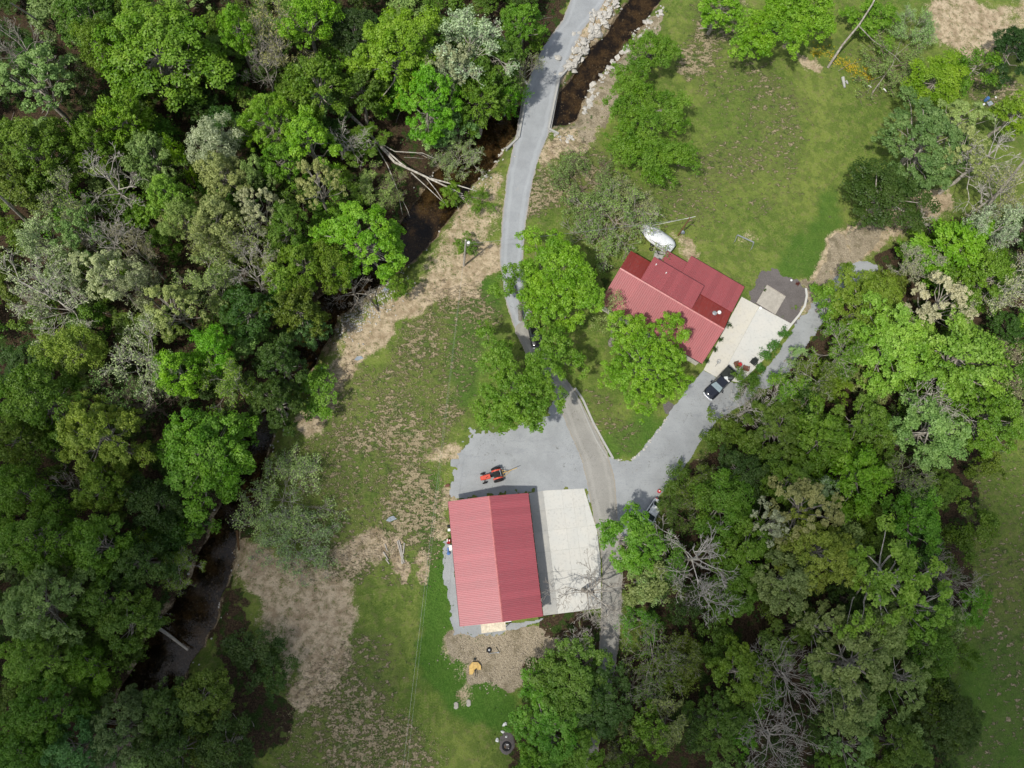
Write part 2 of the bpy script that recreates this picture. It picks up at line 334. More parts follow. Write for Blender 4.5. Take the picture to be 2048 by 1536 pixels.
def ground_mat():
    s = NT('ground_soil_and_grass'); p = s.pos()
    za = s.n('SeparateColor', {0: s.n('Attribute', attribute_name='za').outputs['Color']}).outputs
    zb = s.n('SeparateColor', {0: s.n('Attribute', attribute_name='zb').outputs['Color']}).outputs
    nb = s.noise(.09, 5., .55, p); nm = s.noise(.55, 7., .62, p); nf = s.noise(4.5, 5., .65, p); nv = s.noise(14., 3., .6, p); nd = s.noise(1.15, 5., .6, p); nl = s.noise(.25, 8., .65, p)
    nst = s.noise(.9, 7., .68, s.n('Mapping', {0: p, 1: (31, 7, 0)}).outputs[0])
    def thr(base, n_, amp, lo, hi): return s.step(s.math('ADD', base, s.math('MULTIPLY', s.math('SUBTRACT', n_, .5), amp)), lo, hi)
    g = s.mix(s.step(nb, .38, .62), (.11, .175, .026), (.18, .23, .045))
    g = s.mix(s.math('MULTIPLY', s.step(nf, .38, .68), .8), g, (.21, .25, .07))
    g = s.mix(s.math('MULTIPLY', s.step(nd, .5, .66), .45), g, (.22, .19, .09))
    g = s.mix(s.math('MULTIPLY', s.step(nm, .55, .45), .35), g, (.04, .09, .015))
    g = s.mix(s.math('MULTIPLY', zb[2], .85), g, s.mix(s.step(nf, .35, .7), (.045, .12, .015), (.08, .18, .025)))
    st = s.mix(s.step(nf, .35, .65), (.22, .175, .105), (.44, .36, .24))
    c = s.mix(s.math('MULTIPLY', s.step(za[2], .2, .7), .45), g, s.mix(s.step(nf, .35, .65), (.10, .105, .04), (.17, .165, .075)))
    nc = s.noise(1.35, 6., .62, s.n('Mapping', {0: p, 2: (0, 0, -.75), 3: (.8, 1.4, 1)}).outputs[0])
    fl = thr(za[2], s.math('ADD', s.math('MULTIPLY', nc, .7), s.math('MULTIPLY', nf, .3)), 4.6, .62, .86)
    c = s.mix(s.math('MULTIPLY', fl, .92), c, st)
    c = s.mix(s.math('MULTIPLY', s.math('MULTIPLY', s.step(nm, .52, .62), s.step(za[2], .15, .5)), .6), c, s.mix(s.step(nf, .35, .65), (.045, .095, .016), (.075, .14, .025)))
    gr = s.mix(s.step(nv, .4, .62), (.2, .16, .11), (.52, .45, .33))
    gr = s.mix(s.math('MULTIPLY', s.step(nm, .5, .62), .5), gr, (.13, .11, .06))
    di = s.mix(s.step(nst, .38, .6), (.32, .25, .165), (.52, .425, .30)); di = s.mix(s.math('MULTIPLY', s.step(nl, .5, .62), .4), di, (.26, .19, .12))
    di = s.mix(s.step(nf, .3, .75), di, s.mix(1., di, (1.18, 1.16, 1.1), 'MULTIPLY'))
    di = s.mix(s.math('MULTIPLY', s.step(nv, .55, .72), .5), di, (.2, .16, .1)); di = s.mix(s.math('MULTIPLY', s.step(s.noise(1.6, 6., .7, p), .55, .66), .75), di, (.13, .14, .055))
    c = s.mix(thr(za[0], s.math('ADD', s.math('ADD', s.math('MULTIPLY', nl, .3), s.math('MULTIPLY', nst, .3)), s.math('MULTIPLY', nf, .4)), 4.2, .34, .92), c, di)
    c = s.mix(thr(zb[0], nm, 2.4, .42, .62), c, gr)
    li = s.mix(s.step(nf, .35, .7), (.035, .024, .015), (.10, .068, .042))
    li = s.mix(s.step(nm, .5, .6), li, s.mix(s.step(nf, .35, .7), (.025, .05, .01), (.055, .085, .02)))
    c = s.mix(thr(za[1], nm, 2.2, .4, .6), c, li)
    bd = s.mix(s.step(nm, .4, .62), s.mix(s.step(nf, .35, .7), (.025, .018, .012), (.09, .06, .035)), s.mix(s.step(nf, .35, .7), (.22, .16, .09), (.48, .40, .27)))
    c = s.mix(thr(zb[1], nm, 1.6, .4, .65), c, bd)
    hgt = s.math('ADD', s.math('MULTIPLY', nf, .6), s.math('MULTIPLY', nv, .4))
    return s.pb(c, .95, .12, 0, (s.math('ADD', hgt, s.math('ADD', s.math('MULTIPLY', nd, 1.2), s.math('MULTIPLY', fl, .7))), 1., .2))
MT['ground'] = ground_mat()
go = addobj('ground', me, MT['ground']); go['kind'] = 'structure'

# ------------------------------------------------------------------ sheets: gravel, road, concrete, water
def sheet(name, sdf, bb, cell, z, mat, noise=(.0, 1., 3), kind='structure', drape=True, parent=None, amp2=0):
    xs = np.arange(bb[0], bb[1], cell); ys = np.arange(bb[2], bb[3], cell); X, Y = np.meshgrid(xs, ys)
    d = sdf(X, Y) + (fbm(X, Y, noise[1], noise[2], 31) - .5) * 2 * noise[0]
    Xc, Yc = X[:-1, :-1] + cell / 2, Y[:-1, :-1] + cell / 2
    dc = (d[:-1, :-1] + d[1:, :-1] + d[:-1, 1:] + d[1:, 1:]) / 4
    keep = dc < 0
    # pull boundary vertices to the outline
    gy_, gx_ = np.gradient(d, cell); gl = np.hypot(gx_, gy_) + 1e-6
    mv = (d > 0) & (d < cell * 1.2); s_ = np.where(mv, d / gl, 0); s_ = np.clip(s_, 0, cell * .9)
    X2 = X - gx_ / gl * s_; Y2 = Y - gy_ / gl * s_
    Z = (th(X2, Y2) if drape else 0 * X) + z
    id_ = np.arange(X.size).reshape(X.shape)
    F = np.stack([id_[:-1, :-1], id_[:-1, 1:], id_[1:, 1:], id_[1:, :-1]], -1)[keep]; dv = sdf(X, Y)
    u, inv = np.unique(F.ravel(), return_inverse=True)
    V = np.stack([X2, Y2, Z], -1).reshape(-1, 3)[u]
    o = addobj(name, np_mesh(name, V, inv.reshape(-1, 4), dv.ravel()[u], smooth=True), mat)
    if kind: o['kind'] = kind
    return o
def bbw(q, m=2.): return (q[:, 0].min() - m, q[:, 0].max() + m, q[:, 1].min() - m, q[:, 1].max() + m)
def road_mat(name, base, dark, brown, fine=26., tracks=False):
    s = NT(name); p = s.pos(); a = s.noise(.35, 5., .6, p); b = s.noise(fine, 3., .7, p); c = s.noise(2.2, 6., .65, p)
    col = s.mix(s.step(a, .35, .68), base, [x * .86 for x in base])
    col = s.mix(s.math('MULTIPLY', s.step(c, .56, .74), .55), col, dark)
    col = s.mix(s.math('MULTIPLY', s.step(s.noise(.9, 7., .7, p), .6, .78), .5), col, brown)
    if tracks:
        d = s.n('Attribute', attribute_name='v').outputs['Fac']; q = s.math('ABSOLUTE', s.math('ADD', s.math('ADD', d, .85), s.math('MULTIPLY', s.math('SUBTRACT', s.noise(.3, 2., .5, p), .5), .8)))
        col = s.mix(s.math('MULTIPLY', s.step(q, .38, .1), .4), col, [min(1, x * 1.22) for x in base]); col = s.mix(s.math('MULTIPLY', s.step(s.math('ADD', d, s.math('MULTIPLY', c, .5)), -.1, .3), .8), col, brown)
    else:
        col = s.mix(s.math('MULTIPLY', s.step(s.noise(.45, 6., .7, s.n('Mapping', {0: p, 2: (0, 0, .3), 3: (.5, 1.5, 1)}).outputs[0]), .53, .68), .3), col, dark); col = s.mix(s.math('MULTIPLY', s.step(s.noise(5., 6., .75, p), .6, .72), .6), col, dark)
    col = s.mix(s.step(b, .3, .7), s.mix(1., col, (.78, .78, .78), 'MULTIPLY'), s.mix(1., col, (1.2, 1.2, 1.2), 'MULTIPLY'))
    return s.pb(col, .92, .2, 0, (b, .5, .03))
MT['gravel'] = road_mat('gravel_grey', (.345, .36, .37), (.20, .21, .23), (.32, .27, .21))
MT['asphalt'] = road_mat('asphalt_worn', (.345, .362, .378), (.25, .27, .29), (.36, .31, .25), 26., True)
MT['asphalt_old'] = road_mat('asphalt_bare', (.32, .31, .285), (.21, .21, .2), (.34, .30, .24), 26., True)
sheet('gravel_yard', lambda x, y: poly_sd(x, y, LOTW), bbw(LOTW), .16, .03, MT['gravel'], (1.4, 1.3, 6))
sheet('gravel_drive', lambda x, y: poly_sd(x, y, DRW), bbw(DRW), .16, .034, MT['gravel'], (.28, 1.0, 4))
SW_ = W(STRIPW); sheet('gravel_strip', lambda x, y: poly_sd(x, y, SW_), bbw(SW_), .16, .03, MT['gravel'], (.6, 1.1, 5))
sheet('gravel_path', lambda x, y: seg_dist(x, y, PATHC, [1.5] * len(PATHC)), bbw(PATHC, 4), .2, .03, MT['gravel'], (.9, .7, 5))
RN = [i for i, (a, b) in enumerate(ROADL) if b <= 740]; RS = [i for i, (a, b) in enumerate(ROADL) if b >= 660]
rcn, rwn = RC[RN], [RHW[i] for i in RN]; rcs, rws = RC[RS], [RHW[i] for i in RS]
sheet('road', lambda x, y: seg_dist(x, y, rcn, rwn), bbw(rcn, 4), .16, .05, MT['asphalt'], (.16, 1.4, 3), drape=False)
sheet('lane', lambda x, y: seg_dist(x, y, rcs, [v * .93 for v in rws]), bbw(rcs, 4), .16, .055, MT['asphalt_old'], (.16, 1.2, 3), drape=False)
# dark stone bed beside the patio
BED = W([(1497, 585), (1520, 545), (1545, 534), (1580, 555), (1612, 578), (1613, 602), (1600, 632), (1583, 650), (1560, 640), (1500, 605)])
MT['mulch'] = road_mat('dark_mulch', (.15, .135, .13), (.09, .08, .075), (.26, .20, .14), 9.)
sheet('mulch_bed', lambda x, y: poly_sd(x, y, BED), bbw(BED), .16, .03, MT['mulch'], (1.0, .8, 6))
BED2 = W([(1325, 808), (1338, 800), (1352, 812), (1345, 830), (1330, 828)])
sheet('mulch_patch', lambda x, y: poly_sd(x, y, BED2), bbw(BED2), .16, .03, MT['mulch'], (.2, 1.2, 4))
def concrete_mat(name, base, warm):
    s = NT(name); p = s.pos(); a = s.noise(.5, 6., .65, p); b = s.noise(3., 7., .7, p); oi = s.n('ObjectInfo').outputs['Random']
    c = s.mix(s.step(a, .3, .7), base, warm); c = s.mix(s.math('MULTIPLY', s.step(b, .5, .72), .5), c, [x * .62 for x in base])
    c = s.mix(1., c, s.n('CombineColor', {k: s.math('ADD', s.math('MULTIPLY', oi, .06), .95) for k in (0, 1, 2)}).outputs[0], 'MULTIPLY')
    c = s.mix(s.math('MULTIPLY', s.step(s.noise(1.1, 8., .75, p), .6, .7), .4), c, (.3, .29, .27))
    return s.pb(c, .85, .25, 0, (s.noise(20., 3., .6, p), .2, .01))
MT['conc'] = concrete_mat('concrete_white', (.56, .56, .53), (.60, .585, .54)); MT['conc2'] = concrete_mat('concrete_cream', (.60, .57, .49), (.57, .55, .5))
MT['conc3'] = concrete_mat('concrete_grey', (.38, .38, .365), (.44, .43, .4))
def clip_poly(poly, a, b, c):                      # keep a*x+b*y<=c
    out = []
    for i in range(len(poly)):
        p, q = poly[i], poly[(i + 1) % len(poly)]; dp, dq = a * p[0] + b * p[1] - c, a * q[0] + b * q[1] - c
        if dp <= 0: out.append(p)
        if (dp < 0) != (dq < 0) and dp != dq:
            t = dp / (dp - dq); out.append((p[0] + t * (q[0] - p[0]), p[1] + t * (q[1] - p[1])))
    return out
def slabs(root, outline, u, v, cu, cv, z0, z1, mat, gap=.012, m2=None, c0=None):
    """cut an outline in slabs along cut lines (sorted values of dot with u and v)"""
    for i in range(len(cu) - 1):
        for j in range(len(cv) - 1):
            q = [tuple(p) for p in outline]
            for a, c in ((u, cu[i + 1] - gap), (-u, -cu[i] - gap), (v, cv[j + 1] - gap), (-v, -cv[j] - gap)):
                q = clip_poly(q, a[0], a[1], c) if len(q) > 2 else []
            if len(q) > 2:
                MB().prism(q, z0, z1 + random.uniform(-.004, .004)).obj('slab', MT[m2] if (m2 and i == 0) else MT[mat], root)
        
# ------------------------------------------------------------------ barn
def rib_panel(wd, ln, nr, rh=.038):
    """one sheet of ribbed roofing: x across (width), y up the slope (length), origin at the lower left corner"""
    m = MB(); x = 0; prof = [(0, 0)]
    for i in range(nr):
        c = wd * (i + .5) / nr; prof += [(c - .045, 0), (c - .02, rh), (c + .02, rh), (c + .045, 0)]
    prof.append((wd, 0)); n = len(prof)
    vs = [(x_, 0, z) for x_, z in prof] + [(x_, ln, z) for x_, z in prof]
    fs = [(i, i + 1, n + i + 1, n + i) for i in range(n - 1)]
    m.add(vs, fs); m.add([(x_, 0, z - .02) for x_, z in prof], []) if False else None
    m.add([(0, 0, 0), (wd, 0, 0), (wd, 0, -.04), (0, 0, -.04), (wd, ln, -.04), (0, ln, -.04)], [(0, 3, 2, 1), (3, 5, 4, 2)])
    return m.mesh('roof_panel')
def roof_plane(root, O, U, Wv, width, n, nr, mat):
    """O lower corner (eave), U unit along the eave, Wv vector up the slope"""
    U = Vector(U).normalized(); Wv = Vector(Wv); ln = Wv.length; Wn = Wv.normalized(); N = U.cross(Wn).normalized()
    pw = width / n; me_ = rib_panel(pw - .006, ln, nr); me_.materials.append(MT[mat])
    for i in range(n):
        o = bpy.data.objects.new('roof_panel', me_); COL.objects.link(o); o.parent = root
        o.matrix_local = Matrix([[U[k], Wn[k], N[k], (Vector(O) + U * pw * i)[k]] for k in range(3)] + [[0, 0, 0, 1]])
def roof_mat(name, col, rough, spec):
    s = NT(name); p = s.n('TexCoord').outputs['Object']; oi = s.n('ObjectInfo').outputs['Random']; q = s.pos()
    a = s.noise(1.2, 6., .7, q); c = s.mix(s.math('MULTIPLY', s.step(a, .45, .75), .4), col, [x * .7 + .03 for x in col])
    c = s.mix(1., c, s.n('CombineColor', {k: s.math('ADD', s.math('MULTIPLY', oi, .16), .88) for k in (0, 1, 2)}).outputs[0], 'MULTIPLY')
    o_ = s.n('TexCoord').outputs['Object']; st_ = s.noise(2.2, 5., .65, s.n('Mapping', {0: o_, 3: (3., .35, 1)}).outputs[0])
    c = s.mix(s.math('MULTIPLY', s.step(st_, .5, .7), .35), c, [x * .6 + .12 for x in col]); c = s.mix(s.math('MULTIPLY', s.step(s.noise(3.1, 8., .75, q), .64, .72), .5), c, (.16, .12, .09))
    return s.pb(c, rough, spec, coat=.25 if spec > .5 else .08)
MT['red'] = roof_mat('red_painted_metal', (.38, .083, .10), .46, .75); MT['red2'] = roof_mat('red_metal_house', (.34, .085, .092), .52, .35)
MT['deepred'] = roof_mat('deep_red_metal', (.27, .032, .025), .5, .4)
MT['trimred'] = simple('red_trim', (.42, .12, .12), .4, .5); MT['wallb'] = simple('barn_cladding', (.42, .40, .36), .8)
MT['cream'] = simple('cream_sheet', (.62, .55, .42), .6); MT['white'] = simple('white_paint', (.78, .78, .76), .5, .5, var=.06)
MT['dark'] = simple('dark_rubber', (.018, .018, .02), .75, .3); MT['galv'] = simple('galvanised_steel', (.5, .52, .53), .4, .6, .7, var=.12)
MT['glass'] = simple('dark_glass', (.03, .04, .045), .08, .9, var=.05); MT['wood'] = simple('weathered_wood', (.42, .39, .34), .9, .1, sc=2., var=.14)
MT['brownw'] = simple('brown_timber', (.20, .12, .06), .9, .1, sc=5.)
bO = Vector((1.52, 2.16, 0)); bu = Vector((.0934, -.9956, 0)); bv = Vector((.9956, .0934, 0)); BL_, BWd = 16.45, 11.08
bO = Vector((.75, 10.37, 0))                                       # NW eave corner
barn = thing('barn', bO, 'long barn with red ribbed metal gable roof beside the white concrete apron', 'barn', math.atan2(bu.y, bu.x))
# local frame: x along the ridge (towards the bottom of the photo), y towards the east eave
EH, RH = 3.6, 5.2; hw = BWd / 2
wl = MB(); wl.prism([(.35, .4), (BL_ - .35, .4), (BL_ - .35, BWd - .4), (.35, BWd - .4)], -.1, EH - .12)
wl.add([(.36, .4, EH - .12), (.36, BWd - .4, EH - .12), (.36, hw, RH - .16), (BL_ - .36, .4, EH - .12), (BL_ - .36, BWd - .4, EH - .12), (BL_ - .36, hw, RH - .16)], [(0, 1, 2), (3, 5, 4)])
wl.obj('wall', 'wallb', barn)
npan = 18
roof_plane(barn, (BL_, 0, EH), (-1, 0, 0), (0, hw, RH - EH), BL_, npan, 4, 'red') if False else None
roof_plane(barn, (0, 0, EH), (1, 0, 0), (0, hw - .02, (RH - EH)), BL_, npan, 4, 'red')
roof_plane(barn, (BL_, BWd, EH), (-1, 0, 0), (0, -(hw - .02), (RH - EH)), BL_, npan, 4, 'red')
m = MB(); m.add([(0, hw - .16, RH - .01), (0, hw, RH + .05), (0, hw + .16, RH - .01), (BL_, hw - .16, RH - .01), (BL_, hw, RH + .05), (BL_, hw + .16, RH - .01)], [(0, 3, 4, 1), (1, 4, 5, 2), (0, 1, 2), (3, 5, 4)])
m.obj('ridge_cap', 'trimred', barn)
for yy in (-.02, BWd + .02): MB().box((BL_ / 2, yy, EH - .1), (BL_, .05, .14)).obj('eave_trim', 'dark', barn)
for k in range(0, 37):
    xx = BL_ * (k + .5) / 37
    for yy in (-.05, BWd + .05):
        if k % 3 == 0: MB().box((xx, yy, EH - .03), (.08, .06, .05)).obj('trim_clip', 'trimred', barn)
MB().box((BL_ + .12, hw + .9, 2.5), (.22, .9, .3)).obj('wall_lamp_housing', 'white', barn)
for k in range(4):
    MB().box((-.02, .6 + k * .6 + 1.0, 3.2), (.25, .5, .1)).obj('fascia_board', 'cream', barn)
MB().box((BL_ + .7, hw - 1.1, 2.2), (1.15, 3.3, .05), 0, .12).obj('awning', 'cream', barn)
for yy in (-2.6, .4): MB().box((BL_ + 1.2, hw - 1.1 + yy + 1.1, 1.05), (.09, .09, 2.2)).obj('awning_post', 'wood', barn)
MB().box((BL_ * .5, BWd - .38, 1.5), (3.2, .06, 2.9)).obj('door', 'white', barn)
# apron of slabs
ap = thing('concrete_apron', (0, 0, 0), 'pale jointed concrete apron along the right side of the barn', 'concrete pad'); ap['kind'] = 'structure'
u2, v2 = np.array([bv.x, bv.y]), np.array([bu.x, bu.y])
pu = APW @ u2; pv = APW @ v2
cu = [pu.min() - .1, (APW @ u2)[1] - .45] + list(np.linspace((APW @ u2)[1] + 2.2, pu.max() + .2, 4)); cv = np.linspace(pv.min() - .1, pv.max() + .1, 7)
slabs(ap, APW, u2, v2, cu, cv, -.05, .06, 'conc', .006, 'conc3')
for k in range(3):
    a_, b_ = P(1200 + k, 1122 + k * 32), P(1201, 1150 + k * 32)
# ------------------------------------------------------------------ house
hO = Vector((26.07, 44.05, 0)); hu = Vector((.8483, -.5295, 0))
house = thing('house', hO, 'low house with stepped red metal roofs next to the cream patio', 'house', math.atan2(hu.y, hu.x))
HL = 17.6
wl = MB(); wl.prism([(.3, -5.0), (HL - .3, -5.0), (HL - .3, 3.7), (17.3, 3.7), (17.3, 8.7), (8.6, 8.7), (8.6, 7.3), (5.0, 7.3), (5.0, 3.9), (.3, 3.9)], -.1, 2.42)
wl.obj('wall', simple('house_siding', (.55, .52, .46), .8), house)
for x_ in (.31, HL - .31): MB().add([(x_, -4.9, 2.4), (x_, 3.9, 2.4), (x_, 3.9, 3.3), (x_, 0, 5.2), (x_, -4.9, 2.85)], [(0, 1, 2, 3, 4)]).obj('gable', MT['white'], house)
roof_plane(house, (0, -5.4, 2.8), (1, 0, 0), (0, 5.39, 2.58), HL, 19, 3, 'red2')
m = MB(); nn = 20
for (x0, x1, y1, z1) in ((0, 3.5, 4.35, 3.25), (11.9, HL, 3.85, 3.5)):     # old dark slope, both ends
    k = max(2, int((x1 - x0) / .9))
    for i in range(k):
        a, b = x0 + (x1 - x0) * i / k, x0 + (x1 - x0) * (i + 1) / k - .01
        q = MB().add([(a, 0.02, 5.38), (b, 0.02, 5.38), (b, y1, z1), (a, y1, z1), (a, .02, 5.33), (b, .02, 5.33), (b, y1, z1 - .05), (a, y1, z1 - .05)], [(0, 3, 2, 1), (2, 3, 7, 6), (4, 5, 6, 7), (1, 2, 6, 5), (0, 4, 7, 3)])
        q.box(((a + .03), y1 / 2, (5.38 + z1) / 2 + .02), (.03, math.hypot(y1, 5.38 - z1), .03)) if False else None
        q.obj('roof_panel', 'deepred', house)
# raised middle roof
roof_plane(house, (12.05, 4.72, 4.62), (-1, 0, 0), (0, -4.55, .68), 8.6, 10, 4, 'red2')
MB().prism([(3.6, .3), (11.9, .3), (11.9, 4.6), (3.6, 4.6)], 3.0, 4.55).obj('upper_wall', 'deepred', house)
# low additions
roof_plane(house, (17.68, 9.1, 2.5), (-1, 0, 0), (0, -5.3, 1.12), 9.38, 10, 4, 'red2')
roof_plane(house, (8.3, 7.7, 2.68), (-1, 0, 0), (0, -3.5, .74), 3.6, 4, 4, 'red2')
m = MB(); m.add([(0, -.17, 5.35), (0, 0, 5.45), (0, .1, 5.36), (HL, -.17, 5.35), (HL, 0, 5.45), (HL, .1, 5.36)], [(0, 3, 4, 1), (1, 4, 5, 2), (0, 1, 2), (3, 5, 4)]); m.obj('ridge_cap', 'trimred', house)
for (x0, x1, y_, z_) in ((8.3, 17.68, 9.12, 2.44), (4.7, 8.28, 7.72, 2.6), (3.45, 12.05, 4.74, 4.55), (0, HL, -5.43, 2.73)):
    MB().box(((x0 + x1) / 2, y_, z_), (x1 - x0, .05, .14)).obj('eave_trim', 'dark', house)
MB().tube([(15.9, 2.2, 3.9), (15.9, 2.2, 4.75)], .17, 10).obj('vent_pipe', 'galv', house); MB().tube([(15.9, 2.2, 4.75), (15.9, 2.2, 4.87)], [.3, .24], 12).obj('vent_cap', 'white', house)
MB().tube([(15.35, 1.7, 4.2), (15.35, 1.7, 4.8)], .2, 10).obj('vent_pipe', 'galv', house); MB().tube([(15.35, 1.7, 4.8), (15.35, 1.7, 4.95)], [.36, .2], 12).obj('vent_cap', 'galv', house)
for x_, y_, z_ in ((4.3, 3.6, 4.79), (6.2, 3.2, 4.85)): MB().tube([(x_, y_, z_), (x_, y_, z_ + .35)], .09, 8).obj('plumbing_vent', 'white', house)
for x_ in (2.5, 6, 9.5, 13): MB().box((x_, -5.02, 1.5), (1.2, .06, 1.1)).obj('window', 'glass', house)
# patio
pt = thing('concrete_patio', (0, 0, 0), 'cream concrete patio with one long joint at the end of the house', 'patio'); pt['kind'] = 'structure'
hu2, hv2 = np.array([hu.x, hu.y]), np.array([-hu.y, hu.x]); jl = P(1482, 680)[:2] @ hu2
pu = PAW @ hu2; pv = PAW @ hv2; crk = P(1470, 690)[:2] @ hv2
slabs(pt, PAW, hu2, hv2, [pu.min() - .1, jl, pu.max() + .1], [pv.min() - .1, crk, pv.max() + .1], -.05, .07, 'conc', .01, 'conc2')
# deck
D = W([(1511.7, 606.7), (1531, 571), (1568, 593), (1549.6, 630)])
dk = thing('timber_deck', (D[0][0], D[0][1], 0), 'small square weathered plank deck at the back of the patio', 'deck', 0)
dk.rotation_euler.z = math.atan2(D[3][1] - D[0][1], D[3][0] - D[0][0]); dl = np.linalg.norm(D[3] - D[0]); dw = np.linalg.norm(D[1] - D[0])
npk = 18
for i in range(npk): MB().box((dl / 2 + random.uniform(-.02, .02), dw * (i + .5) / npk, .22 + random.uniform(-.006, .006)), (dl, dw / npk - .015, .035)).obj('plank', 'wood', dk)
for a in (.05, dl - .05): MB().box((a, dw / 2, .12), (.06, dw, .16)).obj('joist', 'brownw', dk)
MB().box((dl / 2, dw + .04, .25), (dl, .05, .2)).obj('rim_board', 'wood', dk)

# ------------------------------------------------------------------ kerbs, bridge, walls
def ribbon(name, pts, wd, z0, z1, mat, label=None, cat=None, jit=0.):
    q = np.array(pts); m = MB(); L_, R_ = [], []
    for i in range(len(q)):
        d = q[min(i + 1, len(q) - 1)] - q[max(i - 1, 0)]; d = d / (np.linalg.norm(d) + 1e-9); n = np.array([-d[1], d[0]])
        L_.append(q[i] + n * wd / 2); R_.append(q[i] - n * wd / 2)
    rings = [[(L_[i][0], L_[i][1], z0), (R_[i][0], R_[i][1], z0), (R_[i][0], R_[i][1], z1), (L_[i][0], L_[i][1], z1)] for i in range(len(q))]
    m.loft(rings); o = m.obj(name, mat)
    if label: tag(o, label, cat)
    return o
ribbon('kerb', W([(1611, 577), (1613, 592), (1609, 612), (1598, 630), (1583, 648), (1568, 668)]), .32, -.1, .16, 'conc', 'curved pale concrete kerb around the dark stone bed', 'kerb')
ribbon('kerb', W([(1150, 776), (1166, 800), (1186, 845), (1205, 880), (1226, 917)]), .3, -.1, .12, 'conc3', 'pale concrete kerb along the left edge of the grass island', 'kerb')
ribbon('kerb', W([(1140, 772), (1157, 800), (1173, 838), (1192, 880), (1214, 916)]), .16, -.1, .1, 'conc3', 'thin grey gutter strip between the lane and the island kerb', 'gutter')
br = thing('bridge', P(1075, 218), 'narrow road bridge with low concrete parapets over the creek', 'bridge')
bp = P(1075, 218)
def bpart(name, pts, wd, z0, z1, mat):
    o = ribbon(name, [np.array(p) - bp[:2] for p in W(pts)], wd, z0, z1, mat); o.parent = br; return o
bpart('parapet', [(1056, 172), (1037, 276)], .3, -.6, .42, 'conc3'); bpart('parapet', [(1118, 158), (1097, 259)], .3, -.6, .42, 'conc3')
bpart('wing_wall', [(1097, 259), (1117, 269)], .3, -1.6, .35, 'conc3'); bpart('wing_wall', [(1118, 158), (1138, 136)], .3, -1.6, .35, 'conc3')
bpart('wing_wall', [(1036, 277), (1013, 299)], .3, -1.6, .35, 'conc3'); bpart('wing_wall', [(1056, 172), (1046, 160)], .3, -1.6, .35, 'conc3')
dq = W([(1050, 160), (1124, 145), (1100, 272), (1030, 288)]) - bp[:2]
MB().prism([tuple(p) for p in dq], -.62, -.02).obj('deck', 'conc3', br)
for pts in ([(1032, 283), (1102, 268)], [(1054, 163), (1120, 152)]): bpart('abutment', pts, .8, -2.4, -.6, 'conc3')
# island edging stones, riprap
ICO = [(0, 0, 1)] + [(.894 * math.cos(a * 2 * PI / 5), .894 * math.sin(a * 2 * PI / 5), .447) for a in range(5)] + [(.894 * math.cos((a + .5) * 2 * PI / 5), .894 * math.sin((a + .5) * 2 * PI / 5), -.447) for a in range(5)] + [(0, 0, -1)]
IF = [(0, 1 + a, 1 + (a + 1) % 5) for a in range(5)] + [(1 + a, 6 + a, 1 + (a + 1) % 5) for a in range(5)] + [(1 + (a + 1) % 5, 6 + a, 6 + (a + 1) % 5) for a in range(5)] + [(11, 6 + (a + 1) % 5, 6 + a) for a in range(5)]
def rock_verts(rng, j=.28):
    v = np.array(ICO) * (1 + rng.uniform(-j, j, (12, 1))) + rng.uniform(-.12, .12, (12, 3)); return v * np.array([1, .78, .55])
MT['rock'] = simple('pale_limestone', (.47, .45, .41), .9, .15, sc=1.5, var=.3, bump=.3, bd=.05)
MT['rockd'] = simple('dark_rock', (.22, .2, .18), .9, .15, sc=1.5, var=.3)
rr = np.random.RandomState(5); rock_me = []
for k in range(6):
    b = bpy.data.meshes.new('rock'); b.from_pydata([tuple(map(float, p)) for p in rock_verts(rr)], [], IF); b.materials.append(MT['rock']); rock_me.append(b)
def rock_band(pts, wd, n, smin, smax, name, label, group, bias=0.):
    pts = np.array(pts); seg = np.linalg.norm(np.diff(pts, axis=0), axis=1); cum = np.r_[0, np.cumsum(seg)]
    for k in range(n):
        t = rr.rand() * cum[-1]; i = min(np.searchsorted(cum, t) - 1, len(seg) - 1); i = max(i, 0); f = (t - cum[i]) / seg[i]
        c = pts[i] * (1 - f) + pts[i + 1] * f; c = c + rr.randn(2) * wd * .45
        p = P(*c); z = float(th(p[0], p[1])); p = P(c[0], c[1], z); z = float(th(p[0], p[1]))
        s_ = smin + (smax - smin) * rr.rand() ** 2
        o = addobj(name, rock_me[rr.randint(6)], None, loc=(p[0], p[1], z + s_ * .15)); o.scale = (s_, s_, s_ * .9)
        o.rotation_euler = (rr.uniform(-.4, .4), rr.uniform(-.4, .4), rr.uniform(0, 6.28)); tag(o, label, 'rock', group)
rock_band([(1232, -5), (1200, 40), (1175, 80), (1150, 118), (1138, 140)], 20, 150, .28, .85, 'riprap_rock', 'pale angular riprap rock on the creek bank between road and water', 'riprap on the road side of the creek')
rock_band([(1330, 15), (1285, 60), (1255, 85), (1222, 130), (1195, 160), (1175, 200), (1170, 225)], 12, 90, .25, .7, 'riprap_rock', 'pale angular riprap rock on the lawn side bank of the creek', 'riprap on the lawn side of the creek')
rock_band([(1112, 272), (1135, 280), (1150, 272)], 7, 18, .2, .45, 'riprap_rock', 'pale angular riprap rock at the foot of the bridge wing wall', 'riprap at the bridge wing wall')
rock_band([(1012, 290), (990, 320), (965, 360)], 6, 22, .15, .4, 'bank_rock', 'small pale rock on the bank just below the bridge', 'rocks on the bank below the bridge')
rock_band([(1228, 918), (1262, 922), (1292, 894), (1334, 836)], 3, 42, .12, .24, 'edging_stone', 'pale edging stone along the drive side of the grass island', 'edging stones of the island')
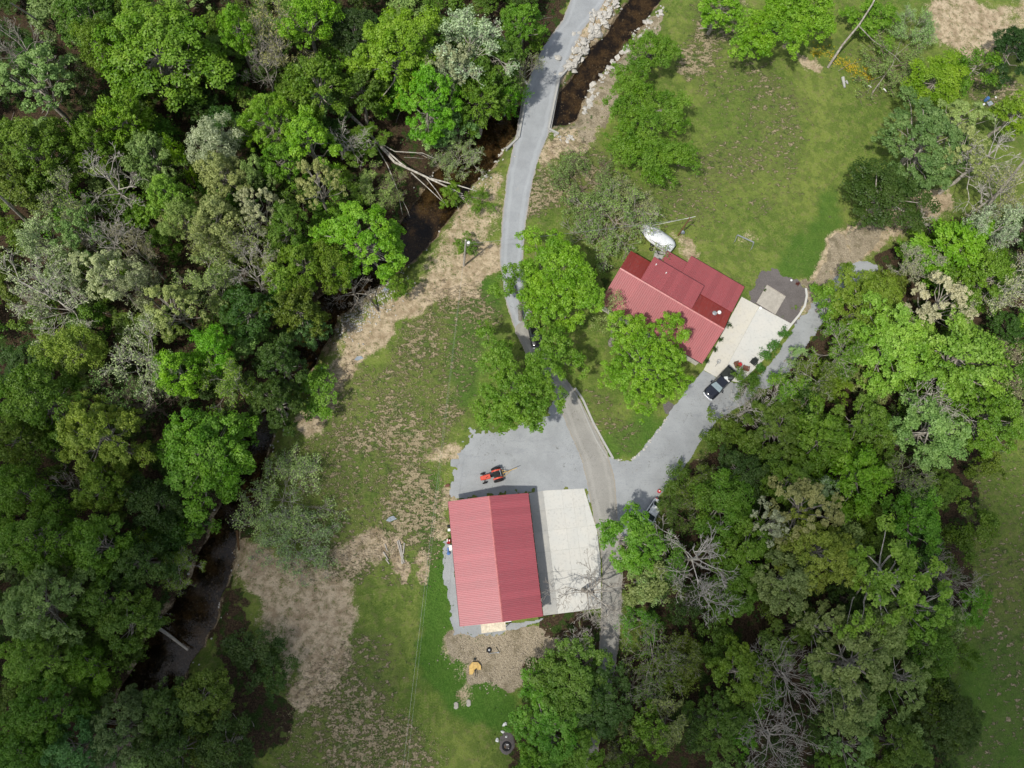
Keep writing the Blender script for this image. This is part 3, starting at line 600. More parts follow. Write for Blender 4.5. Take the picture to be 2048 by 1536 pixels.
def rock_stuff(name, n, sampler, smin, smax, mat, label):
    V = []; F = []; b = 0
    for k in range(n):
        x, y = sampler(); z = float(th(x, y)); s_ = rr.uniform(smin, smax); a = rr.rand() * 6.28; v = rock_verts(rr) * s_
        x2 = v[:, 0] * math.cos(a) - v[:, 1] * math.sin(a); y2 = v[:, 0] * math.sin(a) + v[:, 1] * math.cos(a)
        V.append(np.stack([x2 + x, y2 + y, v[:, 2] + z + .02], 1)); F.append(np.array(IF) + b); b += 12
    o = addobj(name, np_mesh(name, np.concatenate(V), np.concatenate(F)), MT[mat]); tag(o, label, 'stones', None, 'stuff'); return o
def along(pts, wd):
    pts = np.array(pts, float)
    def f():
        i = rr.randint(len(pts) - 1); t = rr.rand(); c = pts[i] * (1 - t) + pts[i + 1] * t + rr.randn(2) * wd; return P(*c)[:2]
    return f
rock_stuff('creek_stones', 900, along([(c[0], c[1]) for c in CREEK[1:-1]], 26), .06, .22, 'rock', 'small pale stones strewn along the creek bed and banks')
MT['rockm'] = simple('tan_rubble', (.36, .31, .235), .9, .1, sc=1.5, var=.3)
rock_stuff('rubble', 900, along([(910, 1300), (1000, 1290), (1080, 1300), (1040, 1345), (940, 1345)], 18), .05, .13, 'rockm', 'rough pale rubble on the ground behind the barn')
rock_stuff('bank_stones', 500, along([(790, 560), (740, 600), (690, 660)], 20), .06, .2, 'rock', 'pale stones on the open bank beside the creek bend')
# water
def water_mat():
    s = NT('creek_water'); p = s.pos(); n_ = s.noise(2.2, 4., .6, p)
    bm = s.n('Bump', {'Strength': .35, 'Distance': .06, 'Height': n_}).outputs[0]
    fr = s.n('Fresnel', {'IOR': 1.33, 'Normal': bm}).outputs[0]
    t = s.n('BsdfTransparent', {'Color': (.45, .38, .27, 1)}).outputs[0]; g = s.n('BsdfGlossy', {'Roughness': .06, 'Normal': bm}).outputs[0]
    d = s.n('BsdfDiffuse', {'Color': (.03, .026, .02, 1)}).outputs[0]
    a = s.n('MixShader', {0: .12, 1: t, 2: d}).outputs[0]
    mx = s.n('MixShader', {0: s.math('MULTIPLY', fr, 1.3), 1: a, 2: g}).outputs[0]
    lk(s.t, mx, s.out.inputs[0]); return s.m
MT['water'] = water_mat()
sheet('water', lambda x, y: creek_sd(x, y) - 2.2, (-75, 50, -35, 108), .35, -1.62, MT['water'], drape=False)
# ------------------------------------------------------------------ leaves and branches
RG = np.random.RandomState(12)
def leaves(C, N, L, wr=.62, fold=.12, T=None, vv=None):
    """one folded diamond spray per centre"""
    n = len(C); N = N / (np.linalg.norm(N, axis=1, keepdims=True) + 1e-9)
    t = RG.randn(n, 3) if T is None else T + RG.randn(n, 3) * .45
    t = t - N * (t * N).sum(1, keepdims=True); t /= np.linalg.norm(t, axis=1, keepdims=True) + 1e-9
    b = np.cross(N, t); L = (L * (.65 + .7 * RG.rand(n)))[:, None] if np.isscalar(L) else L[:, None]
    p0 = C - t * L * .5; p2 = C + t * L * .5; q = -t * L * .08 + N * L * fold
    p1 = C + b * L * wr * .5 + q; p3 = C - b * L * wr * .5 + q
    V = np.stack([p0, p1, p2, p3], 1).reshape(-1, 3); F = np.arange(4 * n).reshape(n, 4)
    return V, F, np.repeat(vv if vv is not None else RG.rand(n), 4)
def clumps(cen, rad, per, L, up=.45, radial=0., org=None, flat=.65, vbase=None):
    """leaf sprays round each clump centre"""
    n = len(cen); rad = np.broadcast_to(rad, (n,)); per = int(per * 1.45 + .5) if per > 12 else int(per); L = L * .82 if per > 12 else L
    d = RG.randn(n, per, 3); d /= np.linalg.norm(d, axis=2, keepdims=True); r = RG.rand(n, per, 1) ** .42
    off = d * r * rad[:, None, None]; off[..., 2] *= flat
    C = cen[:, None, :] + off; o = d * .9 + RG.randn(n, per, 3) * .45; o[..., 2] += up
    T = None
    if radial and org is not None:
        rv = cen - org; rv = rv / (np.linalg.norm(rv, axis=1, keepdims=True) + 1e-9)
        C = C + rv[:, None, :] * (off * rv[:, None, :]).sum(2, keepdims=True) * radial; T = np.repeat(rv, per, 0)
    vb = RG.rand(n) if vbase is None else vbase
    v = np.clip(.5 * vb[:, None] + .5 * RG.rand(n, per) , 0, 1).reshape(-1)
    return leaves(C.reshape(-1, 3), o.reshape(-1, 3), L, T=T, vv=v)
def crown_clusters(R, Hh, K, rc, seed, depth=.8, gap=.12, lob=.2):
    rs = np.random.RandomState(seed); ph = rs.rand(4) * 6.28; C = []; RC_ = []
    for i in range(K):
        if rs.rand() < gap: continue
        f = math.sqrt((i + .5) / K); th_ = i * 2.39996 + rs.uniform(-.3, .3)
        Rt = R * (1 + lob * math.sin(2 * th_ + ph[0]) * .8 + lob * math.sin(3 * th_ + ph[1]) + lob * .7 * math.sin(5 * th_ + ph[2]))
        r = Rt * f * .9; z = Hh - rc * R * .8 - depth * R * (f ** 2.2) + rs.uniform(-.16, .1) * R
        C.append((r * math.cos(th_), r * math.sin(th_), z)); RC_.append(rc * R * rs.uniform(.7, 1.25))
    if depth > .9:
        for i in range(K // 3):
            a = rs.rand() * 6.28; r = R * rs.uniform(.5, .85); C.append((r * math.cos(a), r * math.sin(a), Hh - R * rs.uniform(1.1, 1.7))); RC_.append(rc * R * .9)
    return np.array(C), np.array(RC_)
def sub_clumps(C, RC_, M_, rs, low=-.35):
    d = rs.randn(len(C), M_, 3); d /= np.linalg.norm(d, axis=2, keepdims=True); d[..., 2] = np.where(d[..., 2] < low, -d[..., 2], d[..., 2])
    return (C[:, None] + d * RC_[:, None, None] * rs.uniform(.75, 1.08, (len(C), M_, 1))).reshape(-1, 3)
def tubes(paths, rads, n=3):
    """paths: list of (k,3) arrays; rads: list of (k,) arrays"""
    V = []; F = []; b = 0
    for p, r in zip(paths, rads):
        k = len(p); d = np.gradient(p, axis=0); d /= np.linalg.norm(d, axis=1, keepdims=True) + 1e-9
        a = np.array([0, 0, 1.]) if abs(d[0, 2]) < .9 else np.array([1., 0, 0]); u = np.cross(d, a); u /= np.linalg.norm(u, axis=1, keepdims=True) + 1e-9; w_ = np.cross(d, u)
        nn = n if r[0] > .035 else 3
        if r[0] > .16: nn = max(n, 6)
        for j in range(nn):
            A = 2 * PI * j / nn; V.append(p + (u * math.cos(A) + w_ * math.sin(A)) * r[:, None])
        for i in range(k - 1):
            for j in range(nn):
                j2 = (j + 1) % nn; F.append((b + j * k + i, b + j * k + i + 1, b + j2 * k + i + 1, b + j2 * k + i))
        b += nn * k
    return np.concatenate(V), np.array(F)
def limbs(C, R, Hh, rs, r0=None, lean=(0, 0), every=1):
    r0 = r0 or .018 * Hh + .02 * R; P_ = []; Q = []
    tp = np.array([0, 0, Hh - R * .5]); k = 7
    tr = np.linspace([0, 0, -.3], tp, k) + np.r_[[[0, 0, 0]], rs.randn(k - 1, 3) * [.12, .12, 0]]; P_.append(tr); Q.append(np.linspace(r0 * 1.15, r0 * .35, k))
    for i, c in enumerate(C[::every]):
        f = rs.uniform(.45, .9); s_ = np.array([np.interp(f * 6, range(7), tr[:, j]) for j in range(3)])
        m1 = s_ * .55 + c * .45 + [0, 0, -.06 * R] + rs.randn(3) * .05 * R; m2 = s_ * .2 + c * .8 + rs.randn(3) * .04 * R
        P_.append(np.array([s_, m1, m2, c])); Q.append(r0 * rs.uniform(.25, .42) * np.array([1, .7, .4, .15]))
    return P_, Q
PROTO = {}
def mk(name, R, Hh, leafV=None, tubeP=None):
    d = {'R': R, 'H': Hh}
    if leafV is not None: me_ = np_mesh('crown', leafV[0], leafV[1], leafV[2]); me_.materials.append(MT['leaf']); d['crown'] = me_
    if tubeP is not None: V, F = tubes(*tubeP, 4); me_ = np_mesh('trunk', V, F); me_.materials.append(MT['bark']); d['trunk'] = me_
    PROTO[name] = d; return d
def broad(name, R, Hh, K, rc, M_, per, L, seed, crad=.6, depth=1.0, radial=0., gap=.1, up=.45, flat=.65, lob=.2):
    rs = np.random.RandomState(seed); C, RC_ = crown_clusters(R, Hh, K, rc, seed, depth, gap, lob)
    S_ = sub_clumps(C, RC_, M_, rs); vb = np.clip(np.repeat(rs.rand(len(C)), M_) * .5 + rs.rand(len(S_)) * .5, 0, 1)
    lv = clumps(S_, crad * rs.uniform(.7, 1.25, len(S_)), per, L, up + .35, radial, np.array([0, 0, Hh - R * 1.1]), flat, vb)
    return mk(name, R, Hh, lv, limbs(C, R, Hh, rs))
broad('big1', 6.5, 17, 34, .21, 15, 34, .36, 1); broad('big2', 6.5, 17, 30, .24, 15, 34, .34, 2, depth=1.2); broad('big3', 6.5, 17, 38, .19, 14, 36, .32, 3, crad=.5, gap=.16)
broad('mid1', 4.2, 14, 20, .26, 13, 30, .32, 4, crad=.5); broad('mid2', 4.2, 14, 22, .24, 13, 30, .30, 5, crad=.45, depth=1.3); broad('mid3', 4.2, 14, 18, .27, 12, 34, .30, 6, lob=.28)
broad('fea1', 4.5, 14, 22, .24, 13, 30, .36, 7, crad=.42, radial=1.6, up=.3); broad('fea2', 4.5, 14, 26, .20, 13, 30, .36, 8, crad=.38, radial=2.0, up=.3)
broad('clu1', 5, 15, 30, .17, 8, 30, .34, 9, crad=.42, gap=.24, depth=.8); broad('clu2', 5, 15, 34, .15, 8, 28, .32, 10, crad=.4, gap=.28, depth=.8, lob=.28)
broad('sml1', 2.6, 7, 11, .32, 11, 24, .28, 11, crad=.42, gap=.05); broad('sml2', 2.6, 7, 12, .3, 10, 24, .27, 12, crad=.4, lob=.3); broad('sml3', 2.6, 6, 10, .34, 9, 22, .26, 13, crad=.45, radial=1.)
def skeleton(R, Hh, seed, lv=5, spread=.8, n0=9, kids=3, r0=None, base=.35):
    rs = np.random.RandomState(seed); P_ = []; Q = []; tips = []
    def grow(p, d, ln, r, k):
        m_ = 5 if k < 2 else (4 if k < 4 else 3); pts = [p]; q = d
        for i in range(m_ - 1):
            q = q + rs.randn(3) * (.10 + .035 * k); q[2] += .05; q = q / np.linalg.norm(q); pts.append(pts[-1] + q * ln / (m_ - 1))
        pts = np.array(pts); P_.append(pts); Q.append(np.linspace(max(r, .02), max(r * .4, .016), m_))
        if k >= lv: tips.append(pts[-1]); return
        for c in range(kids + (1 if rs.rand() < (.4 if kids > 2 else .6) else 0)):
            f = rs.uniform(.3, 1.); x = f * (m_ - 1); i = min(int(x), m_ - 2); s_ = pts[i] + (pts[i + 1] - pts[i]) * (x - i)
            a = rs.randn(3); a -= q * a.dot(q); a /= np.linalg.norm(a); an = rs.uniform(.35, .85)
            dd = q * math.cos(an) + a * math.sin(an); dd[2] += .12; dd /= np.linalg.norm(dd)
            grow(s_, dd, ln * rs.uniform(.45, .72), r * rs.uniform(.45, .62), k + 1)
    r0 = r0 or .012 * Hh + .06; k = 7; tr = np.linspace([0, 0, -.3], [rs.randn() * .4, rs.randn() * .4, Hh * .72], k) + np.r_[[[0, 0, 0]], rs.randn(k - 1, 3) * [.1, .1, 0]]
    P_.append(tr); Q.append(np.linspace(r0 * 1.1, r0 * .5, k))
    for i in range(n0):
        f = rs.uniform(base, 1.); s_ = np.array([np.interp(f * 6, range(7), tr[:, j]) for j in range(3)]); a = i * 2.4 + rs.uniform(-.4, .4)
        e = rs.uniform(.35, .95) if f < .85 else rs.uniform(.8, 1.4); d = np.array([math.cos(a) * spread, math.sin(a) * spread, e]); d /= np.linalg.norm(d)
        grow(s_, d, R * rs.uniform(.62, .85), r0 * rs.uniform(.22, .4), 1)
    T_ = np.array(tips); sc = R / np.percentile(np.hypot(T_[:, 0], T_[:, 1]), 92)
    f = np.array([sc, sc, 1.]); zmx = T_[:, 2].max(); f[2] = Hh / zmx
    return [p * f for p in P_], Q, T_ * f
def bare(name, R, Hh, seed, leafn=0, L=.2, crad=.3, frac=1., **kw):
    P_, Q, T_ = skeleton(R, Hh, seed, **kw); lv = None
    if leafn:
        rs = np.random.RandomState(seed + 50); T2 = T_[rs.rand(len(T_)) < frac]; lv = clumps(T2, crad * rs.uniform(.6, 1.3, len(T2)), max(2, int(leafn * .45)), L, .5, flat=.8)
    return mk(name, R, Hh, lv, (P_, Q))
bare('bare1', 4.5, 15, 21, n0=11, kids=2); bare('bare2', 4.5, 15, 22, n0=11, spread=1., kids=2); bare('bare3', 4.5, 14, 23, n0=14, kids=2, spread=.8)
bare('bud1', 5, 16, 31, 7, .22, .34, .85, n0=9); bare('bud2', 5, 16, 32, 8, .2, .36, .8, n0=10, spread=1.); bare('bud3', 4.5, 15, 33, 14, .22, .4, .9, n0=10)
bare('thin1', 5, 5.5, 41, 15, .19, .42, .95, n0=13, spread=1.1, base=.1, r0=.1); bare('thin2', 5, 6, 42, 13, .18, .4, .85, n0=12, spread=1.2, base=.1, r0=.12)
# tints (albedo)
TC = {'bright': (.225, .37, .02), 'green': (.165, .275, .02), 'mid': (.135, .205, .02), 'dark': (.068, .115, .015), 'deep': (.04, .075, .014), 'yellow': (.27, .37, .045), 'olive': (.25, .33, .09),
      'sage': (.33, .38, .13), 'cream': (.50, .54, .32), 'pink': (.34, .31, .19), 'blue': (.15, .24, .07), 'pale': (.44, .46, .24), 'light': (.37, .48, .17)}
BK = {'g': (.43, .40, .35), 'w': (.60, .57, .51), 'd': (.13, .11, .09), 'b': (.28, .22, .18)}
used = {}
def put_tree(name, proto, loc, R, Hh, tint, bark, label, cat='tree', group=None, color=None, rz=None):
    pr = PROTO[proto]; t = thing(name, loc, label, cat, random.uniform(0, 6.28) if rz is None else rz, group)
    sx = R / pr['R']; t.scale = (sx * random.uniform(.93, 1.07), sx * random.uniform(.93, 1.07), Hh / pr['H'])
    j = [random.uniform(.88, 1.12) for _ in range(2)]; c = np.array(color or TC[tint]); c = (c[0] * j[0], c[1] * j[1], c[2])
    if 'trunk' in pr: addobj('trunk', pr['trunk'], None, t, color=BK[bark])
    if 'crown' in pr: addobj('crown', pr['crown'], None, t, color=c)
    return t
def tree(px, py, rpx, proto, tint, Hh, label, bark='g', name='broadleaf_tree', cat='tree'):
    hc = Hh - min(rpx * .07 * .6, Hh * .4); q = P(px, py, hc); R = rpx * mpp(px, py, hc) * 1.02
    z = float(th(q[0], q[1])); return put_tree(name, proto, (q[0], q[1], z), R, Hh - z, tint, bark, label, cat)
B, S, N_, F_ = 'broadleaf_tree', 'budding_tree', 'bare_tree', 'flowering_tree'
for t in [
    # upper left wood
    (310, 95, 118, 'big1', 'green', 18, 'huge mid green broadleaf crown in the upper left wood, the widest there'),
    (165, 25, 62, 'mid1', 'mid', 15, 'mid green crown on the top edge, right of the dark corner gap'),
    (185, 75, 48, 'mid3', 'green', 16, 'green crown tucked against the left side of the huge upper left crown'),
    (70, 160, 82, 'clu1', 'olive', 16, 'thin brownish olive crown near the top left corner', 'g', S),
    (15, 60, 60, 'bare2', 'sage', 17, 'bare grey tree leaning out at the top left corner', 'g', N_),
    (545, 60, 66, 'bud1', 'sage', 16, 'pale sage tree with grey twigs on the top edge between two green crowns', 'g', S),
    (520, 105, 50, 'bare1', 'sage', 15, 'bare grey tree fanning out below the pale sage tree at the top edge', 'g', N_),
    (465, 35, 40, 'mid1', 'bright', 16, 'small bright green crown at the top edge beside the pale sage tree'),
    (610, 20, 58, 'mid3', 'bright', 16, 'bright green crown cut by the top edge left of the dark gap'),
    (50, 290, 82, 'big2', 'mid', 16, 'dark green crown at the left edge below the brownish olive one'),
    (20, 350, 60, 'mid2', 'mid', 14, 'mid green crown low on the left edge above the leaning bare trunks'),
    (235, 225, 55, 'fea1', 'bright', 16, 'feathery yellow green crown below the huge upper left crown'),
    (180, 268, 50, 'fea2', 'green', 15, 'feathery green crown left of the yellow green one, above the bare white tree'),
    (292, 300, 50, 'fea2', 'olive', 15, 'feathery olive crown beside a bare white tree'),
    (345, 292, 28, 'sml3', 'bright', 14, 'small oval lime crown left of the cream blossoming crown'),
    (422, 272, 52, 'mid3', 'cream', 16, 'cream white blossoming crown in the middle of the left wood', 'g', F_),
    (438, 340, 52, 'mid1', 'sage', 15, 'pale olive crown directly below the cream blossoming one'),
    (500, 325, 30, 'sml2', 'sage', 14, 'small grey green crown right of the pale olive one'),
    (512, 405, 46, 'clu1', 'pale', 15, 'pale buff budding crown in the centre of the left wood', 'g', S),
    (535, 225, 62, 'big3', 'bright', 16, 'bright green crown with a white dead limb on its upper edge'),
    (612, 265, 58, 'mid2', 'bright', 16, 'bright green crown right of the one with the white dead limb'),
    (628, 150, 58, 'fea2', 'green', 17, 'tall narrow green crown above the bright pair'),
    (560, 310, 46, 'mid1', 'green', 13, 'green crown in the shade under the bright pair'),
    (630, 350, 46, 'clu1', 'sage', 16, 'round yellowish sage crown left of the brown olive trees by the creek'),
    (195, 335, 75, 'bare2', 'sage', 17, 'large bare white tree with long forked limbs in the left wood', 'w', N_),
    (110, 385, 55, 'bud1', 'sage', 15, 'grey budding tree left of the large bare white tree', 'g', S),
    (205, 460, 52, 'bare1', 'sage', 15, 'bare white tree just below the large forked one', 'w', N_),
    (325, 375, 44, 'mid2', 'yellow', 15, 'yellow green crown with a curled white branch beside it'),
    (350, 425, 40, 'mid3', 'olive', 14, 'olive crown below the yellow green crown with the curled branch'),
    (262, 485, 46, 'bud2', 'pink', 15, 'pinkish buff budding tree below the bare white pair', 'g', S),
    (425, 425, 46, 'mid1', 'sage', 15, 'soft olive crown left of the pale buff budding crown'),
    (400, 480, 56, 'bud3', 'sage', 15, 'sage budding tree with fine grey twigs above the dark middle wood', 'g', S),
    (505, 480, 52, 'bud1', 'sage', 14, 'grey twiggy tree with a few sage leaves beside the green crown', 'w', S),
    (572, 440, 52, 'mid2', 'mid', 14, 'mid green crown left of the bright crown over the creek bend'),
    (595, 520, 46, 'mid1', 'green', 14, 'green crown above the dark creek bend'),
    (60, 480, 62, 'bud3', 'pale', 15, 'cream budding tree near the left edge', 'g', S),
    (150, 460, 50, 'clu2', 'olive', 14, 'thin olive crown between the cream budding tree and the bare pair'),
    # middle left
    (90, 580, 95, 'bud2', 'pale', 17, 'very wide cream budding tree with white radiating limbs on the left', 'w', S),
    (205, 545, 64, 'clu2', 'pale', 16, 'cream speckled budding crown right of the very wide one', 'g', S),
    (265, 560, 50, 'bud3', 'pale', 15, 'sage and cream budding crown next to the dark gap', 'g', S),
    (425, 560, 60, 'bud3', 'sage', 14, 'sage twiggy tree over dark understory in the middle left', 'g', S),
    (505, 540, 52, 'bare3', 'sage', 14, 'bare bluish grey tree above the dark middle wood', 'w', N_),
    (335, 610, 58, 'clu1', 'sage', 15, 'buff green crown with fine twigs in the left middle', 'g', S),
    (275, 700, 76, 'bud1', 'pale', 16, 'grey white budding tree with heavy spreading limbs', 'w', S),
    (130, 690, 58, 'mid3', 'yellow', 15, 'yellow green crown below the very wide cream tree'),
    (345, 735, 50, 'mid1', 'bright', 16, 'vivid green crown below the spreading grey white tree'),
    (420, 690, 42, 'mid3', 'bright', 14, 'vivid green narrow crown right of the spreading grey white tree'),
    (462, 745, 55, 'bud3', 'yellow', 14, 'lime yellow twiggy crown above the dark gap', 'w', S),
    (560, 545, 36, 'sml1', 'yellow', 13, 'small yellow green crown by the creek bend'),
    (590, 610, 52, 'fea1', 'mid', 13, 'mid green crown leaning over the creek bend'),
    (612, 655, 34, 'sml2', 'blue', 9, 'small glossy dark evergreen at the water edge, flecked with white'),
    (72, 800, 90, 'big2', 'mid', 17, 'broad deep green crown at the left edge of the middle wood'),
    (20, 870, 52, 'mid1', 'mid', 15, 'mid green crown on the left edge below the broad deep green one'),
    (185, 865, 84, 'big3', 'yellow', 17, 'large clumpy yellow green crown in the left middle'),
    (195, 965, 52, 'mid2', 'green', 14, 'green crown right below the large clumpy yellow green one'),
    (225, 780, 56, 'bud1', 'olive', 13, 'brownish thin tree above the clumpy yellow green crown', 'b', S),
    (285, 800, 50, 'bare1', 'olive', 12, 'bare brown tree in the dark between two bright crowns', 'b', N_),
    (405, 905, 102, 'big1', 'green', 15, 'large green crown overhanging the dark creek, middle left'),
    (30, 980, 56, 'mid3', 'green', 14, 'green crown on the left edge, below the yellow clumps'),
    (115, 965, 46, 'bare2', 'sage', 13, 'bare grey tree just right of the left edge, lower middle', 'g', N_),
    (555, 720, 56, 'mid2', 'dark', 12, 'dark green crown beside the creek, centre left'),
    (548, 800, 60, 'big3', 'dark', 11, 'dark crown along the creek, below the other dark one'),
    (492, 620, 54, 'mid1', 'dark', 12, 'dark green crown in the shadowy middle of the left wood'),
    (628, 785, 46, 'sml1', 'green', 5, 'round olive green bush by itself on the meadow side of the creek', 'g', 'bush', 'bush'),
    (560, 1000, 88, 'thin1', 'light', 4, 'low light green scrub tree with grey twigs on the meadow edge', 'g', S),
    (590, 1080, 80, 'thin2', 'light', 4, 'second low scrub tree, over bare soil, below the first on the meadow edge', 'g', S),
    # lower left
    (60, 1080, 80, 'big2', 'green', 16, 'mid green crown at the left edge, lower left wood'),
    (190, 1090, 62, 'mid1', 'green', 15, 'yellowish green crown right of the left edge crown, lower left'),
    (340, 1130, 46, 'bud3', 'yellow', 9, 'small lime yellow tree with white forked branches over the dark creek', 'w', S),
    (345, 1060, 44, 'sml1', 'dark', 8, 'small dark tree just above the lime yellow one'),
    (75, 1215, 92, 'big3', 'olive', 17, 'large yellowish olive crown in the lower left wood'),
    (60, 1320, 72, 'big2', 'yellow', 16, 'bright olive crown below the large yellowish olive one'),
    (200, 1200, 60, 'mid2', 'mid', 13, 'mid green crown between the yellowish olive crown and the creek'),
    (165, 1340, 48, 'mid3', 'green', 12, 'green crown right of the bright olive one in the lower left'),
    (75, 1425, 78, 'big1', 'mid', 15, 'mid green crown close to the bottom left corner'),
    (40, 1505, 60, 'mid2', 'mid', 14, 'mid green crown in the bottom left corner'),
    (235, 1460, 72, 'big3', 'blue', 12, 'bluish dark green crown below the creek glint, bottom left'),
    (330, 1420, 60, 'mid2', 'dark', 10, 'dark crown at the lower end of the visible creek'),
    (405, 1400, 56, 'mid1', 'mid', 10, 'deep green crown right of the creek, bottom left'),
    (140, 1500, 62, 'mid1', 'blue', 13, 'bluish green crown on the bottom edge near the left corner'),
    (450, 1500, 58, 'mid3', 'dark', 10, 'dark green crown at the bottom edge beside the straw meadow'),
    (345, 1510, 60, 'mid2', 'dark', 11, 'dark green crown at the bottom edge, left of the other'),
    (505, 1310, 52, 'sml1', 'dark', 5, 'dark lone shrub at the lower edge of the bare soil', 'd', 'bush', 'bush'),
    (548, 1345, 36, 'sml2', 'dark', 4, 'smaller dark shrub right beside the lone dark shrub', 'd', 'bush', 'bush'),
    (268, 1125, 62, 'mid2', 'dark', 13, 'dark green crown in the shade left of the creek, above the pale log'),
    (250, 1245, 62, 'mid1', 'mid', 13, 'dull green crown left of the creek and level with the pale log'),
    (300, 1000, 56, 'mid3', 'dark', 11, 'dark green crown just below the large green one by the creek'),
    # top centre
    (795, 90, 92, 'big1', 'bright', 18, 'big brightest lime green crown left of the road, at the top'),
    (855, 175, 68, 'big3', 'bright', 16, 'lime green crown joined to the lower right of the brightest one'),
    (930, 55, 82, 'bud3', 'cream', 18, 'grey cream budding crown at the top edge beside the lime green one', 'w', S),
    (905, 120, 52, 'clu2', 'pale', 16, 'buff budding crown under the grey cream one', 'g', S),
    (1000, 110, 56, 'mid1', 'mid', 13, 'mid green crown near the road, top centre'),
    (1050, 30, 42, 'mid2', 'green', 13, 'green crown closest to the road at the top edge'),
    (1045, 120, 42, 'bud1', 'olive', 12, 'thin twiggy olive tree hanging over the road verge', 'g', S),
    (965, 185, 52, 'fea1', 'green', 12, 'green crown above the creek just left of the bridge'),
    (1015, 170, 34, 'sml3', 'bright', 8, 'small vivid green tree at the left end of the bridge'),
    (905, 235, 44, 'sml1', 'blue', 9, 'bluish green small tree over the creek bank by the white twigs'),
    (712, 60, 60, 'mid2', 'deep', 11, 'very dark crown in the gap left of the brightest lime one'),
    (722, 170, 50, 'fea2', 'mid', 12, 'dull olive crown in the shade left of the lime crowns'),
    (696, 262, 46, 'bare3', 'sage', 12, 'bare bluish tree drooping above the fallen trunk', 'w', N_),
    (735, 385, 50, 'bud3', 'olive', 7, 'brown olive thin crown below the fallen trunk', 'b', S),
    (785, 375, 36, 'bud1', 'olive', 5, 'small brown olive tree against the fallen trunk', 'b', S),
    (715, 475, 92, 'big3', 'bright', 13, 'broad fresh green crown over the creek, below the fallen trunk'),
    (662, 520, 50, 'mid3', 'green', 12, 'green crown joined to the left of the broad fresh green one'),
    (862, 262, 36, 'sml2', 'light', 5, 'pale green sapling above the fallen trunk'),
    (918, 305, 50, 'thin2', 'light', 4, 'tangle of white twigs with pale leaves on the creek bank by the bridge', 'w', S),
    (905, 385, 28, 'sml2', 'green', 3.5, 'green bush under the tips of the fallen tree', 'd', 'bush', 'bush'),
    (958, 400, 24, 'sml3', 'green', 3, 'green bush between the fallen tree tips and the road', 'd', 'bush', 'bush'),
    (700, 570, 52, 'bare2', 'pink', 8, 'small bare grey tree on the open creek bank', 'g', N_),
    (795, 565, 22, 'sml2', 'green', 7, 'narrow ivy clad trunk on the open bank', 'd', B),
    (930, 488, 22, 'sml2', 'green', 3.2, 'green bush wrapped round the utility pole', 'd', 'bush', 'bush'),
    # brush by the lawn
    (1235, 440, 92, 'thin2', 'olive', 6, 'wide thin olive scrub tree left of the covered boat', 'g', S),
    (1170, 370, 72, 'thin1', 'olive', 4, 'low brown olive scrub beside the road above the wide thin tree', 'b', S),
    (1260, 400, 50, 'thin1', 'light', 4, 'low light green scrub at the foot of the lawn trees', 'g', S),
    (1445, 8, 44, 'mid1', 'bright', 9, 'small bright crown on the top edge left of the big lawn tree'),
    # upper right
    (1745, 40, 50, 'sml2', 'green', 5, 'green scrub tree behind the leaning dead trunk', 'd', B),
    (1840, 50, 46, 'thin1', 'light', 5, 'light green scrub at the top edge beside the bare soil', 'g', S),
    (1790, 130, 70, 'thin2', 'olive', 4.5, 'tangle of thin olive scrub by the yellow flowers', 'b', S),
    (1872, 160, 62, 'mid3', 'bright', 8, 'fresh green crown with a dark shadow on the far side of the lawn'),
    (1960, 130, 50, 'sml3', 'green', 7, 'green crown right of the fresh green one at the lawn end'),
    (2030, 95, 56, 'mid2', 'deep', 9, 'very dark crown on the right edge below the bare soil'),
    (2035, 225, 46, 'mid1', 'bright', 9, 'bright green crown on the right edge near the blue barrel'),
    (1920, 235, 52, 'clu2', 'sage', 9, 'sage speckled small crown above the white speckled tree group', 'g', S),
    (1850, 285, 96, 'big3', 'blue', 13, 'large bluish green crown with pale speckles right of the lawn'),
    (1930, 300, 62, 'clu1', 'sage', 13, 'pale sage crown behind the large bluish green one', 'g', S),
    (1775, 395, 74, 'mid3', 'dark', 10, 'dark green crown at the right edge of the lawn'),
    (1990, 300, 84, 'bare2', 'sage', 17, 'large bare white tree with a thick leaning trunk near the right edge', 'w', N_),
    (2040, 360, 66, 'bud1', 'sage', 15, 'grey budding tree on the right edge behind the large bare one', 'w', S),
    (1850, 430, 44, 'bare2', 'sage', 6, 'small bare white tree over the dirt path', 'w', N_),
    (1915, 500, 74, 'fea1', 'bright', 11, 'bright green crown right of the dirt path'),
    (1975, 545, 60, 'fea2', 'green', 12, 'green crown behind the bright one near the right edge'),
    (2025, 435, 56, 'bud3', 'cream', 15, 'white blossoming tree on the right edge', 'w', F_),
    (2010, 570, 66, 'bud2', 'pale', 14, 'pale budding tree with white limbs at the right edge', 'w', S),
    (1885, 605, 68, 'clu1', 'cream', 14, 'round cream blossoming crown in the right wood', 'g', F_),
    (1848, 515, 46, 'bud1', 'pale', 11, 'thin pale budding tree at the bend of the dirt path', 'w', S),
    (1740, 612, 84, 'big2', 'green', 10, 'wide deep green crown over the old paved path'),
    (1665, 600, 40, 'sml1', 'green', 7, 'small deep green crown at the tip of the wide one over the path'),
    (1792, 690, 92, 'big1', 'yellow', 14, 'big golden green crown in the right wood'),
    (1928, 712, 88, 'fea2', 'yellow', 16, 'feathery golden green crown right of the big golden one'),
    (1706, 704, 60, 'bud3', 'green', 11, 'thin green tree above the old paved path', 'w', S),
    (1652, 752, 54, 'bud3', 'mid', 11, 'twiggy green tree right of the patio end', 'w', S),
    (1596, 704, 24, 'bud3', 'light', 6, 'light green sapling hanging over the path beside the patio', 'w', S),
    (1570, 785, 66, 'bud3', 'green', 9, 'leafy limbs hanging over the pickup bed', 'w', S),
